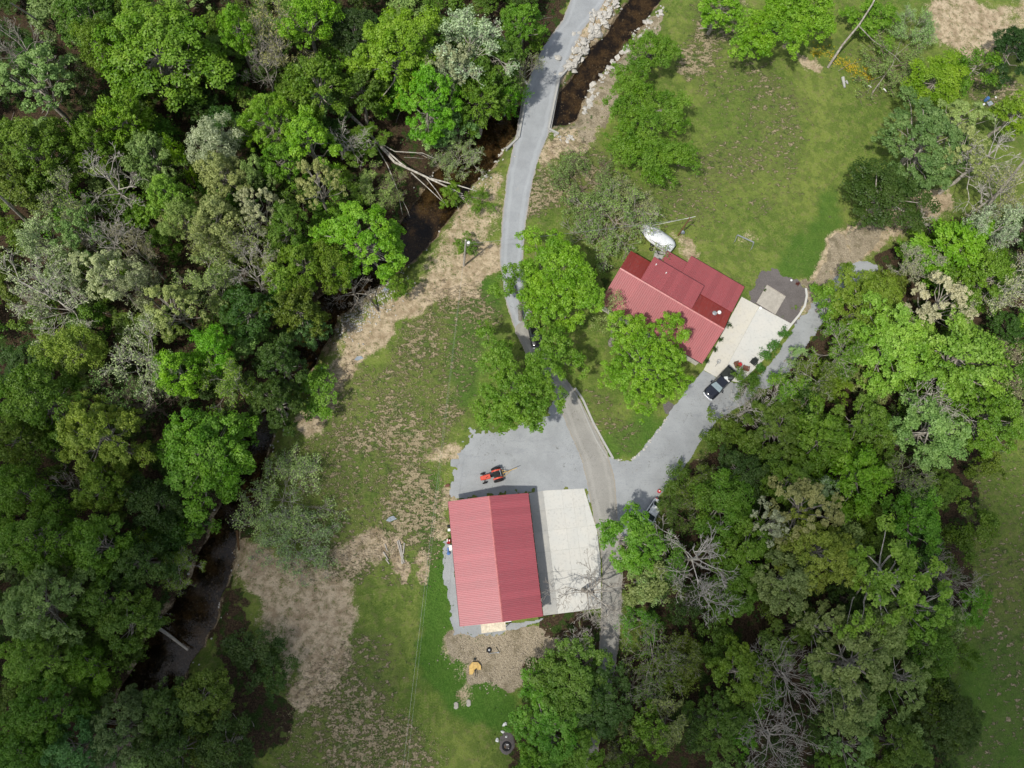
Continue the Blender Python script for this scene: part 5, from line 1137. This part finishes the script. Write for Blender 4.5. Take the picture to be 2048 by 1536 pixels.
# boat
a, b = P(1285, 452, 1.3), P(1346, 497, 1.3); c = (a + b) / 2; d = b - a; bl = np.linalg.norm(d) / 2
t = thing('boat', (c[0], c[1], .62), 'long boat under a stained white cover behind the house', 'boat', math.atan2(d[1], d[0]))
rings = []; rings2 = []
for f in np.linspace(-1, 1, 15):
    x = f * bl; g = 1.32 * (1 - max(0, (-f - .05)) ** 2.1 * .72) * (1 - max(0, f - .62) ** 2 * 3.2); g = max(g, .3)
    rings.append([(x, -g * .55, -.1), (x, -g, .55), (x, g, .55), (x, g * .55, -.1)])
    hh = .95 + .18 * math.cos(f * 1.4) + .05 * math.sin(f * 9)
    rings2.append([(x * 1.01, -g * 1.04, .45), (x * 1.01, -g * 1.02, .62), (x * 1.01, -g * .55, .62 + (hh - .62) * .75 + .02 * math.sin(f * 13)), (x * 1.01, 0, hh), (x * 1.01, g * .55, .62 + (hh - .62) * .75), (x * 1.01, g * 1.02, .62), (x * 1.01, g * 1.04, .45)])
MB().loft(rings).obj('hull', 'blackp', t); MB().loft(rings2).obj('cover', 'tarp', t, True)
tr = thing('boat_trailer', (c[0], c[1], 0), 'black boat trailer showing at the lower end of the covered boat', 'trailer', t.rotation_euler.z)
for y_ in (-.6, .6): MB().box((0, y_, .42), (bl * 1.9, .08, .1)).obj('rail', 'dark', tr)
MB().box((0, 0, .36), (.1, 2.3, .1)).obj('axle', 'dark', tr)
for y_ in (-1.15, 1.15): wheel(tr, 0, y_, .33, .2)
MB().tube([(bl * .3, -1.2, .4), (bl * .55, -1.75, .4), (bl * .8, -1.35, .4)], .06, 6).torus((bl * .1, -1.8, .35), .25, .07, 'z', 12, 5).obj('guide_arm', 'dark', tr)
MB().tube([(-bl * .95, 0, .42), (-bl * 1.15, 0, .42)], .06, 6).obj('tongue', 'dark', tr)
q = P(1318, 512); tag(MB().prism([(-1., -.6), (.9, -.9), (1.0, .7), (-.6, .9)], -.05, .07).obj('concrete_pad', 'conc3', loc=(q[0], q[1], 0)), 'small grey slab between the boat and the house roof', 'slab')
# poles and wires
def pole(px, h, r, label, mat='wood', lean=(0, 0)):
    q = P(*px); t = thing('utility_pole', (q[0], q[1], 0), label, 'utility pole'); MB().tube([(0, 0, -.5), (lean[0] * .5, lean[1] * .5, h / 2), (lean[0], lean[1], h)], [r * 1.1, r, r * .8], 8).obj('pole', mat, t); return t, q
tA, qA = pole((928, 531), 9.2, .14, 'tall grey utility pole with a transformer, in a bush between creek and road')
MB().tube([(.4, .05, 7.6), (.4, .05, 8.4)], .24, 12).obj('transformer', 'galv', tA); MB().tube([(.4, .05, 8.4), (.4, .05, 8.5)], [.25, .1], 12).obj('transformer_lid', 'white', tA); MB().box((.15, 0, 8.0), (.3, .08, .08)).obj('bracket', 'galv', tA)
tB, qB = pole((1356, 471), 6.2, .12, 'short brown utility pole with a meter box on the lawn beside the boat', 'brownw')
MB().box((.22, -.1, 1.5), (.3, .3, .5)).obj('meter_box', 'slate', tB); MB().tube([(.1, .0, 1.), (.12, 0, 6.2)], .05, 6).obj('conduit', 'galv', tB)
q = P(1363, 469); t = thing('charcoal_grill', (q[0], q[1], 0), 'round dark kettle grill at the foot of the brown pole', 'grill')
MB().loft([[(r * math.cos(k * PI / 5), r * math.sin(k * PI / 5), z) for k in range(10)] for r, z in ((.1, .55), (.27, .65), (.3, .8), (.24, .95), (.05, 1.03))]).obj('bowl', 'slate', t, True)
for A in (0, 2.1, 4.2): MB().tube([(.3 * math.cos(A), .3 * math.sin(A), 0), (.15 * math.cos(A), .15 * math.sin(A), .7)], .02, 5).obj('leg', 'dark', t)
def wire(p0, p1, sag, label, r=.018, mat='galv'):
    pts = [tuple(np.array(p0) * (1 - f) + np.array(p1) * f - np.array([0, 0, 4 * sag * f * (1 - f)])) for f in np.linspace(0, 1, 20)]
    tag(MB().tube(pts, r, 4).obj('overhead_wire', mat), label, 'wire')
topA = (qA[0], qA[1], 9.0); topB = (qB[0], qB[1], 6.1); far = P(803, 1560, 8.5)
mid = P(1145, 478, 8)
wire((qA[0] + .2, qA[1], 8.1), topB, .5, 'thin overhead wire crossing the road from the tall pole to the brown pole', .018)
wire(topA, tuple(far), .8, 'long overhead wire running down the meadow from the tall pole', .008)
wire((qA[0], qA[1], 8.2), tuple(P(811, 1560, 7.6)), .8, 'lower parallel overhead wire running down the meadow', .006)
q0, q1 = P(1305, 451, 4.6), P(1391, 433, 6.2); wire(q0, q1, .05, 'thick pale service cable end passing over the brown pole towards the house', .03, 'white')
# swing frame
q = P(1487, 478); f0, f1 = P(1475, 470, .9), P(1508, 485, .9); d = f1 - f0; fl = np.linalg.norm(d)
t = thing('pipe_stand', (*((f0 + f1) / 2)[:2], 0), 'low galvanised three sided pipe frame standing on the lawn', 'frame', math.atan2(d[1], d[0]))
MB().box((0, 0, .9), (fl, .16, .05)).obj('top_rail', 'galv', t); MB().box((0, .12, .86), (fl, .05, .04)).obj('top_rail', 'galv', t)
for x_ in (-fl / 2, fl / 2):
    MB().tube([(x_, 0, .9), (x_, -1.25, .85)], .05, 6).obj('side_rail', 'galv', t)
    for y_ in (0, -1.22): MB().tube([(x_, y_, 0), (x_, y_, .9)], .04, 6).obj('leg', 'galv', t)
# behind the barn
q = P(978, 1300); t = thing('old_tyre', (q[0], q[1], .05), 'old tyre with a grey hub lying on rubble behind the barn', 'tyre'); MB().torus((0, 0, .12), .26, .11, 'z', 18, 6).obj('tyre', 'dark', t, True); MB().tube([(0, 0, 0), (0, 0, .14)], .13, 10).obj('hub', 'galv', t)
q = P(987, 1305); tag(MB().tube([(-.6, -.1, .08), (.5, 0, .1)], .05, 6).tube([(.5, 0, .1), (.75, .0, .12)], .1, 8).obj('axle_bar', 'galv', loc=(q[0], q[1], 0)), 'pale metal bar with a knob beside the old tyre', 'bar')
q = P(995, 1299); tag(MB().tube([(-.2, .35, .06), (.25, -.3, .06)], .05, 6).obj('steel_rod', 'bedl', loc=(q[0], q[1], 0)), 'short dark rod lying askew right of the old tyre', 'rod')
q = P(950, 1337); t = thing('mower_deck', (q[0], q[1], .05), 'faded yellow tractor mower deck lying on rubble behind the barn', 'mower deck')
MB().prism([(-.78, -.7), (-.78, .35), (-.38, .85), (.38, .85), (.78, .35), (.78, -.15), (.45, -.15), (.2, .1), (-.1, -.3), (-.35, -.7)], .12, .34).obj('deck', 'yel', t)
MB().box((-.3, .05, .36), (.06, 1.3, .06)).obj('rib', 'yel', t); MB().box((.3, .3, .36), (.06, .9, .06)).obj('rib', 'yel', t); MB().tube([(0, -.2, .3), (0, -.2, .6)], .13, 8).obj('gearbox', 'dark', t); MB().tube([(0, -.2, .5), (.1, -1.1, .35)], .05, 6).obj('shaft', 'dark', t)
q = P(950, 1318); tag(MB().add(rock_verts(rr) * .22, IF).obj('dark_lump', 'bedl', loc=(q[0], q[1], .1)), 'dark lump on the rubble just above the yellow mower deck', 'lump')
for pxy, lb in [((912, 1411), 'pale low stump in the grass, the left one of two below the rubble'), ((937, 1406), 'pale low stump in the grass, the right one of two below the rubble')]:
    q = P(*pxy); tag(MB().loft([[(r * math.cos(k * PI / 5) * (1 + .25 * math.sin(k * 2.2)), 1.5 * r * math.sin(k * PI / 5), z) for k in range(10)] for r, z in ((.34, -.05), (.3, .12), (.22, .16))]).obj('stump', 'wood', loc=(q[0], q[1], 0)), lb, 'stump')
for k, (pxy, s_, lb) in enumerate([((1010, 1448), .42, 'largest white stone beside the fresh green crown, bottom centre'), ((1005, 1463), .26, 'white stone just below the largest one, bottom centre'), ((1013, 1473), .2, 'smallest pinkish white stone of the row, bottom centre'), ((994, 1480), .34, 'pale stone left of the dark ash pile, bottom centre')]):
    q = P(*pxy); tag(MB().add(rock_verts(rr) * s_, IF).obj('white_stone', 'white', loc=(q[0], q[1], .15)), lb, 'stone')
q = P(1013, 1492); t = thing('tyre_fire_pit', (q[0], q[1], 0), 'ash pile ringed by an old tyre under the fresh green crown', 'fire pit'); MB().torus((0, 0, .15), .5, .14, 'z', 16, 6).obj('ring', 'dark', t)
MB().loft([[(r * math.cos(k * PI / 6) * (1 + .2 * math.sin(k * 3.1)), r * 1.5 * math.sin(k * PI / 6) + .6 * (1 - z), z) for k in range(12)] for r, z in ((1.3, -.03), (.9, .1), (.3, .16))]).obj('ash_heap', 'mulch', t)
for k, (x_, y_, mt) in enumerate([(.1, .2, 'white'), (-.2, -.1, 'brownw'), (.3, -.3, 'rock')]): MB().box((x_, y_, .22), (.3, .1, .1), k * 1.3).obj('debris', mt, t)
# junk by the barn
def bx_(px, d, z, mat, name, label, cat, rz=.1):
    q = P(*px); return tag(MB().box((0, 0, 0), d, rz).obj(name, mat, loc=(q[0], q[1], z)), label, cat)
q = P(897, 1083); t = thing('red_mower', (q[0], q[1], 0), 'small dark red machine against the left wall of the barn', 'machine', -.1)
MB().box((0, 0, .35), (.5, .62, .35)).obj('housing', simple('dark_red', (.3, .01, .015), .4), t); MB().box((-.2, .1, .6), (.14, .4, .1)).obj('handle', 'white', t); MB().box((.1, .12, .56), (.14, .22, .08)).obj('engine_cover', 'white', t)
for s_ in (-1, 1): MB().torus((0, s_ * .34, .16), .11, .05, 'y', 10, 5).obj('wheel', 'dark', t)
bx_((901, 1096), (.45, .72, .5), .3, 'white', 'white_box', 'white box between the red machine and the blue jug, left of the barn', 'box', .15)
bx_((899, 1060), (.5, .36, .3), .2, 'white', 'white_crate', 'white crate above the red machine, left of the barn', 'crate', .05)
bx_((897, 1053), (.4, .3, .3), .2, 'dark', 'black_crate', 'black crate topmost in the row along the left barn wall', 'crate', .05)
q = P(897, 1107); tag(MB().tube([(0, 0, 0), (0, 0, .35), (0, 0, .45)], [.22, .24, .08], 10).obj('blue_jug', 'blue', loc=(q[0], q[1], .0)), 'blue jug by the left wall of the barn', 'jug')
q = P(896, 1100); tag(MB().box((0, 0, .12), (.18, .6, .2), .1).obj('blue_tub', 'blue', loc=(q[0], q[1], .0)), 'narrow dark blue tub beside the white box, left of the barn', 'tub')
q = P(895, 971); tag(MB().add(rock_verts(rr) * .4, IF).obj('rusty_lump', 'brownc', loc=(q[0], q[1], .1)), 'rusty brown lump at the left end of the gravel yard', 'lump')
# lumber, slabs, logs
LP_ = [((795, 1082), (806, 1128), 'longest pale log of the lumber pile, on its left side'), ((798, 1080), (807, 1115), 'pale log second from the left in the lumber pile'), ((802, 1090), (804, 1128), 'pale log in the middle of the lumber pile'), ((809, 1086), (807, 1108), 'single log standing clear on the right of the lumber pile'),
       ((804, 1112), (809, 1126), 'short log at the lower right of the lumber pile'), ((770, 1088), (775, 1102), 'short weathered board left of the long bare strip'), ((767, 1104), (777, 1120), 'dark thin board left of the long bare strip'), ((772, 1118), (779, 1128), 'short pale stick at the lower left of the long bare strip')]
for a, b, lb in LP_:
    p0, p1 = P(*a), P(*b); z = float(th(p0[0], p0[1])) + .12; tag(MB().tube([(p0[0], p0[1], z), (p1[0], p1[1], z)], [.1, .08], 7).obj('log', 'wood'), lb, 'log')
for pxy, s_, lb in [((783, 1038), (1.5, .8), 'blue grey flat slab in the meadow left of the barn'), ((718, 717), (1.3, .7), 'blue grey flat stone at the edge of the creek track'), ((772, 580), (1.1, .6), 'dark grey flat slab on the open bank beside the ivy clad trunk'), ((648, 735), (.9, .6), 'grey flat stone near the round bush')]:
    q = P(*pxy); z = float(th(q[0], q[1])); tag(MB().prism([(-s_[0] / 2, -.25), (-.2, -s_[1] / 2), (s_[0] / 2, .0), (.3, s_[1] / 2), (-.3, s_[1] * .35)], z - .1, z + .1).obj('flat_stone', 'slate', loc=(q[0], q[1], 0)), lb, 'stone')
def log_(a, b, r, label, mat='wood', z0=None, z1=None, name='log', h=0.):
    p0, p1 = P(*a, h), P(*b, h); za = float(th(p0[0], p0[1])) if z0 is None else z0; zb = float(th(p1[0], p1[1])) if z1 is None else z1
    return tag(MB().tube([(p0[0], p0[1], za + r), tuple((p0 + p1)[:2] / 2 + [0, .1]) + ((za + zb) / 2 + r,), (p1[0], p1[1], zb + r)], [r, r * .85, r * .6], 8).obj(name, mat), label, 'log')
log_((300, 1250), (374, 1301), .24, 'fallen log lying across the dark creek, lower left', 'wood', -1.5, -.7); log_((1683, 158), (1687, 178), .28, 'short white log lying at the lawn edge by the yellow flowers', 'conc3'); log_((1690, 164), (1694, 170), .2, 'stubby white log crossing the short white one', 'conc3')
log_((1735, 172), (1742, 176), .1, 'small white stick below the brush tangle, left one', 'white'); log_((1766, 178), (1772, 184), .12, 'small white stick below the brush tangle, right one', 'white'); log_((1397, 57), (1425, 59), .06, 'thin pale pole lying on the lawn near the top edge', 'wood')
log_((468, 1060), (474, 1100), .2, 'root end log at the creek bank beside the bare soil', 'brownw'); log_((412, 1022), (345, 1018), .13, 'pale fallen limb in the dark above the creek', 'wood', .5, 1.5)
# fallen tree
def branchy(name, segs, label, cat, mat='barkw', color=None):
    base = P(*segs[0][0][0][:2], 0.0); t = thing(name, (base[0], base[1], 0), label, cat)
    P_ = []; Q = []
    for pts, r0, r1 in segs:
        q = np.array([P(a, b, h) for a, b, h in pts]) - [base[0], base[1], 0]; P_.append(q); Q.append(np.linspace(r0, r1, len(q)))
    V, F = tubes(P_[:1], Q[:1], 8); m_ = np_mesh('trunk', V, F); m_.materials.append(MT['bark']); addobj('trunk', m_, None, t, color=color or BK['w'])
    for p_, q_ in zip(P_[1:], Q[1:]): V, F = tubes([p_], [q_], 5); m_ = np_mesh('branch', V, F); m_.materials.append(MT['bark']); addobj('branch', m_, None, t, color=color or BK['w'])
    return t
branchy('fallen_tree', [([(692, 222, .5), (730, 258, 1.2), (790, 325, 2.0), (840, 348, 2.2), (880, 367, 2.0), (925, 388, 1.5)], .26, .1),
    ([(755, 285, 1.5), (800, 325, 2.2), (812, 333, 2.4)], .16, .07), ([(756, 284, 1.5), (790, 303, 2.2), (845, 306, 1.8), (872, 318, 1.2)], .1, .04), ([(752, 292, 1.2), (775, 330, 1.2), (795, 380, .9), (805, 430, .4)], .11, .03),
    ([(862, 357, 2.1), (920, 372, 1.9), (966, 386, 1.4)], .14, .05), ([(822, 345, 2.1), (855, 375, 1.7), (890, 408, 1.2)], .1, .04), ([(850, 353, 2.), (872, 380, 1.5), (893, 412, 1.)], .09, .04),
    ([(900, 378, 1.8), (925, 395, 1.4), (945, 403, 1.)], .09, .03), ([(918, 390, 1.6), (955, 396, 1.1)], .06, .03), ([(900, 380, 1.7), (912, 405, 1.), (918, 422, .6)], .06, .02), ([(912, 386, 1.6), (930, 402, 1.2), (940, 420, .8)], .05, .02), ([(795, 380, .9), (815, 420, .5), (820, 435, .3)], .05, .02)],
    'long fallen tree with white forked branches lying across the creek towards the road', 'fallen tree')
branchy('dead_trunk', [([(1655, 136, .2), (1685, 90, 2.8), (1718, 50, 5.0), (1745, 8, 7.5), (1762, -30, 9)], .22, .1), ([(1718, 52, 5), (1745, 80, 4), (1790, 112, 3), (1815, 140, 2.2)], .09, .03), ([(1770, 95, 3.4), (1757, 70, 3.8)], .05, .02), ([(1790, 112, 3), (1822, 85, 3.4)], .05, .02)],
    'dead grey trunk leaning out from the yellow flowers at the upper right', 'dead tree', color=BK['g'])
branchy('fallen_branch', [([(1742, 190, .2), (1770, 150, .9), (1785, 130, 1.4), (1800, 85, 1.8)], .1, .03), ([(1770, 150, .9), (1745, 160, .5), (1735, 188, .3)], .05, .02), ([(1785, 132, 1.3), (1815, 128, 1.), (1822, 150, .4)], .05, .02), ([(1760, 165, .6), (1755, 182, .3)], .04, .02), ([(1676, 142, .2), (1700, 128, .5), (1725, 122, .3)], .04, .02)], 'grey fallen branch in the brush right of the yellow flowers', 'branch', color=BK['g'])
branchy('leaning_snag', [([(757, 622, .2), (735, 590, 2.2), (718, 568, 4.)], .14, .06), ([(728, 580, 3), (700, 590, 3.6), (680, 610, 3.4)], .06, .02), ([(722, 572, 3.6), (690, 560, 4.2)], .06, .02), ([(735, 592, 2), (728, 612, 1.2)], .05, .02)], 'dark snag leaning back over the bank towards the creek', 'dead tree', color=BK['d'])
branchy('leaning_tree', [([(68, 455, 0), (30, 420, 9), (-5, 388, 15)], .3, .14), ([(40, 430, 7), (20, 405, 12)], .1, .04)], 'thick grey trunk leaning out in the dark gap on the left edge', 'tree trunk', color=BK['g'])
branchy('leaning_tree', [([(105, 62, 2), (60, 30, 10), (20, 5, 15)], .2, .08)], 'thin grey trunk in the dark gap by the top left corner', 'tree trunk', color=BK['g'])
branchy('leaning_tree', [([(1950, 455, 0), (1985, 400, 7), (2030, 345, 13), (2065, 300, 17)], .34, .16), ([(1985, 400, 7), (1975, 350, 12)], .12, .04), ([(2005, 375, 9), (1960, 340, 13)], .12, .04)], 'thick pale trunk leaning out beside the dirt path at the right edge', 'tree trunk', color=BK['g'])
# forsythia, barrel
def flower_patch(name, pts, n, tint, L, label, cat, hmax=.9):
    V = []
    C = []
    for k in range(n):
        i = rr.randint(len(pts)); q = P(pts[i][0] + rr.randn() * pts[i][2], pts[i][1] + rr.randn() * pts[i][2] * .7); C.append((q[0], q[1], rr.uniform(.1, hmax)))
    C = np.array(C); V, F, v = clumps(C, .22, 9, L); me_ = np_mesh(name, V, F, v); me_.materials.append(MT['leaf']); return tag(addobj(name, me_, None, None, (0, 0, 0), tint), label, cat)
flower_patch('flowering_shrub', [(1640, 95, 9), (1655, 110, 9), (1630, 110, 6), (1670, 125, 7)], 130, (.75, .50, .03), .12, 'yellow flowering shrub left of the dead leaning trunk', 'flowering shrub')
flower_patch('flowering_shrub', [(1700, 135, 9), (1712, 150, 9), (1728, 145, 7), (1690, 130, 7), (1735, 160, 5)], 170, (.78, .48, .03), .12, 'larger yellow flowering shrub right of the dead leaning trunk', 'flowering shrub')
q = P(1974, 198, .5); t = thing('blue_barrel', (q[0], q[1], 0), 'blue plastic barrel in the weeds near the right edge', 'barrel'); MB().tube([(0, 0, 0), (0, 0, .1), (0, 0, .85), (0, 0, .9)], [.27, .3, .3, .26], 12).obj('drum', 'blue', t); MB().torus((0, 0, .6), .3, .02, 'z', 12, 5).obj('hoop', 'blue', t)
bx_((1979, 208), (.9, .7, .15), .15, 'slate', 'blue_tarp', 'faded blue sheet below the blue barrel', 'sheet', .5); bx_((1966, 210), (.45, .3, .2), .15, 'white', 'white_container', 'white container left of the faded blue sheet', 'container', .5)
q = P(1991, 195); tag(MB().add(rock_verts(rr) * .25, IF).obj('white_rock', 'white', loc=(q[0], q[1], .1)), 'white rock in dry grass right of the blue barrel', 'rock')
q = P(1317, 983); t = thing('red_bucket', (q[0], q[1], .03), 'red bucket with a pale rag at the drive edge above the silver car', 'bucket'); MB().tube([(0, 0, 0), (0, 0, .4)], [.22, .27], 12).obj('pail', 'redp', t); MB().box((.02, .05, .42), (.2, .18, .05), .5).obj('rag', 'white', t)
# ------------------------------------------------------------------ scattered growth
def scatter(name, n, box, ok, per, L, rad, tint, label, cat='plants', hz=.1):
    C = []; tr_ = 0
    xs = RG.uniform(box[0], box[1], n * 6); ys = RG.uniform(box[2], box[3], n * 6); m_ = ok(xs, ys); xs, ys = xs[m_][:n], ys[m_][:n]
    z = th(xs, ys); C = np.stack([xs, ys, z + hz], 1); V, F, v = clumps(C, rad * RG.uniform(.5, 1.4, len(C)), per, L, .6, flat=.6)
    me_ = np_mesh(name, V, F, v); me_.materials.append(MT['leaf']); o = addobj(name, me_, None, None, (0, 0, 0), tint); tag(o, label, cat, None, 'stuff'); return o
bb_ = (-72, 106, -28, 100)
wood_ok = lambda x, y: (wood_sd(x, y) < 0) & (creek_sd(x, y) > .3) & (hard_sd(x, y) > .6)
scatter('undergrowth', 7000, bb_, lambda x, y: wood_ok(x, y) & (fbm(x, y, .15, 3, 44) > .47), 7, .28, .55, (.055, .11, .02), 'low green undergrowth covering the wood floor', hz=.35)
scatter('leaf_litter', 3000, bb_, wood_ok, 5, .2, .5, (.13, .08, .045), 'brown dead leaves on the wood floor', 'leaves', hz=.04)
open_ok = lambda x, y: (wood_sd(x, y) > 0) & (hard_sd(x, y) > .15) & (creek_sd(x, y) > .8)
PXD = lambda x, y: pix(x, y)
scatter('meadow_weeds', 5200, bb_, lambda x, y: open_ok(x, y) & (fbm(x, y, .3, 3, 61) > .52), 6, .13, .22, (.085, .15, .03), 'tufts of green weeds in the meadow and lawn', hz=.04)
ST1 = W([(560, 900), (720, 740), (900, 570), (985, 610), (935, 800), (885, 1000), (760, 1100), (610, 1090)]); ST2 = W([(540, 1440), (690, 1300), (900, 1500), (880, 1620), (540, 1620)])
scatter('dry_grass_tufts', 2600, (-40, 12, -28, 42), lambda x, y: open_ok(x, y) & (np.minimum(poly_sd(x, y, ST1), poly_sd(x, y, ST2)) < 0) & (fbm(x, y, .45, 4, 71) > .47), 11, .13, .42, (.40, .32, .20), 'straw coloured dry grass clumps strewn over the meadow', 'dry grass', hz=.02)
scatter('edge_weeds', 1500, bb_, lambda x, y: (hard_sd(x, y) > .0) & (hard_sd(x, y) < .9) & (fbm(x, y, .5, 3, 81) > .5), 6, .13, .2, (.10, .15, .035), 'weeds along the edges of road, drive and concrete', hz=.03)
scatter('bank_growth', 1600, bb_, lambda x, y: (creek_sd(x, y) > .5) & (creek_sd(x, y) < 3.2) & (hard_sd(x, y) > .8) & (fbm(x, y, .25, 3, 91) > .5), 8, .2, .4, (.10, .17, .035), 'green growth on the creek banks', hz=.2)
# loose sticks in the wood and on the banks
sp = []; sq = []
for k in range(420):
    x, y = RG.uniform(-70, 100), RG.uniform(-28, 96)
    if not (wood_sd(x, y) < 2 and hard_sd(x, y) > 1): continue
    a = RG.rand() * 6.28; l = RG.uniform(.8, 3.5); z = float(th(x, y)); sp.append(np.array([[x, y, z + .1], [x + math.cos(a) * l * .5 + RG.randn() * .1, y + math.sin(a) * l * .5, z + .25], [x + math.cos(a) * l, y + math.sin(a) * l, z + .15]])); sq.append(np.array([.05, .04, .02]) * RG.uniform(.7, 1.6))
V, F = tubes(sp, sq, 4); m_ = np_mesh('fallen_sticks', V, F); m_.materials.append(MT['bark']); tag(addobj('fallen_sticks', m_, None, None, (0, 0, 0), BK['g']), 'dead sticks scattered over the wood floor', 'sticks', None, 'stuff')

# ------------------------------------------------------------------ unseen vapour volumes added high towards the sun to shade the lower corners
def shade_cloud_mat():
    m = bpy.data.materials.new('shade_cloud_vapour'); m.use_nodes = True; t = m.node_tree; t.nodes.clear(); o = t.nodes.new('ShaderNodeOutputMaterial')
    v = t.nodes.new('ShaderNodeVolumePrincipled'); v.inputs['Color'].default_value = (.95, .95, .95, 1); v.inputs['Density'].default_value = .04; t.links.new(v.outputs[0], o.inputs['Volume']); return m
MT['shade_cloud'] = shade_cloud_mat()
def shade_cloud(px, puffs, label):
    g = P(*px); alt = 420.; c = g + np.array(sd_) / sd_.z * alt
    import bmesh
    bm = bmesh.new(); bmesh.ops.create_icosphere(bm, subdivisions=4, radius=1.)
    for v in bm.verts:
        n_ = v.co.normalized(); k = 1 + .12 * math.sin(n_.x * 5 + n_.y * 3) + .08 * math.sin(n_.y * 9 + n_.z * 4); v.co = Vector((v.co.x * puffs[0] * k, v.co.y * puffs[1] * k, v.co.z * puffs[2] * k))
    me_ = bpy.data.meshes.new('shade_cloud'); bm.to_mesh(me_); bm.free(); o = addobj('shade_cloud', me_, MT['shade_cloud'], None, tuple(c)); tag(o, label, 'shade_cloud', None, 'stuff')
shade_cloud((150, 1480), (48, 44, 34), 'unseen cumulus added high up to shade the lower left wood')
shade_cloud((1830, 1640), (54, 52, 30), 'unseen cumulus added high up to shade the lower right wood and field')

scatter('yard_litter', 700, (-5, 45, 8, 45), lambda x, y: (hard_sd(x, y) < -.3) & (fbm(x, y, .35, 3, 55) > .55) & (poly_sd(x, y, BARN) > 0) & (poly_sd(x, y, HOUSE) > 0) & (poly_sd(x, y, PAW) > 0) & (poly_sd(x, y, APW) > 0), 4, .09, .35, (.12, .09, .05), 'dark leaf and gravel litter strewn over the gravel yard and drive', 'litter', hz=.07)
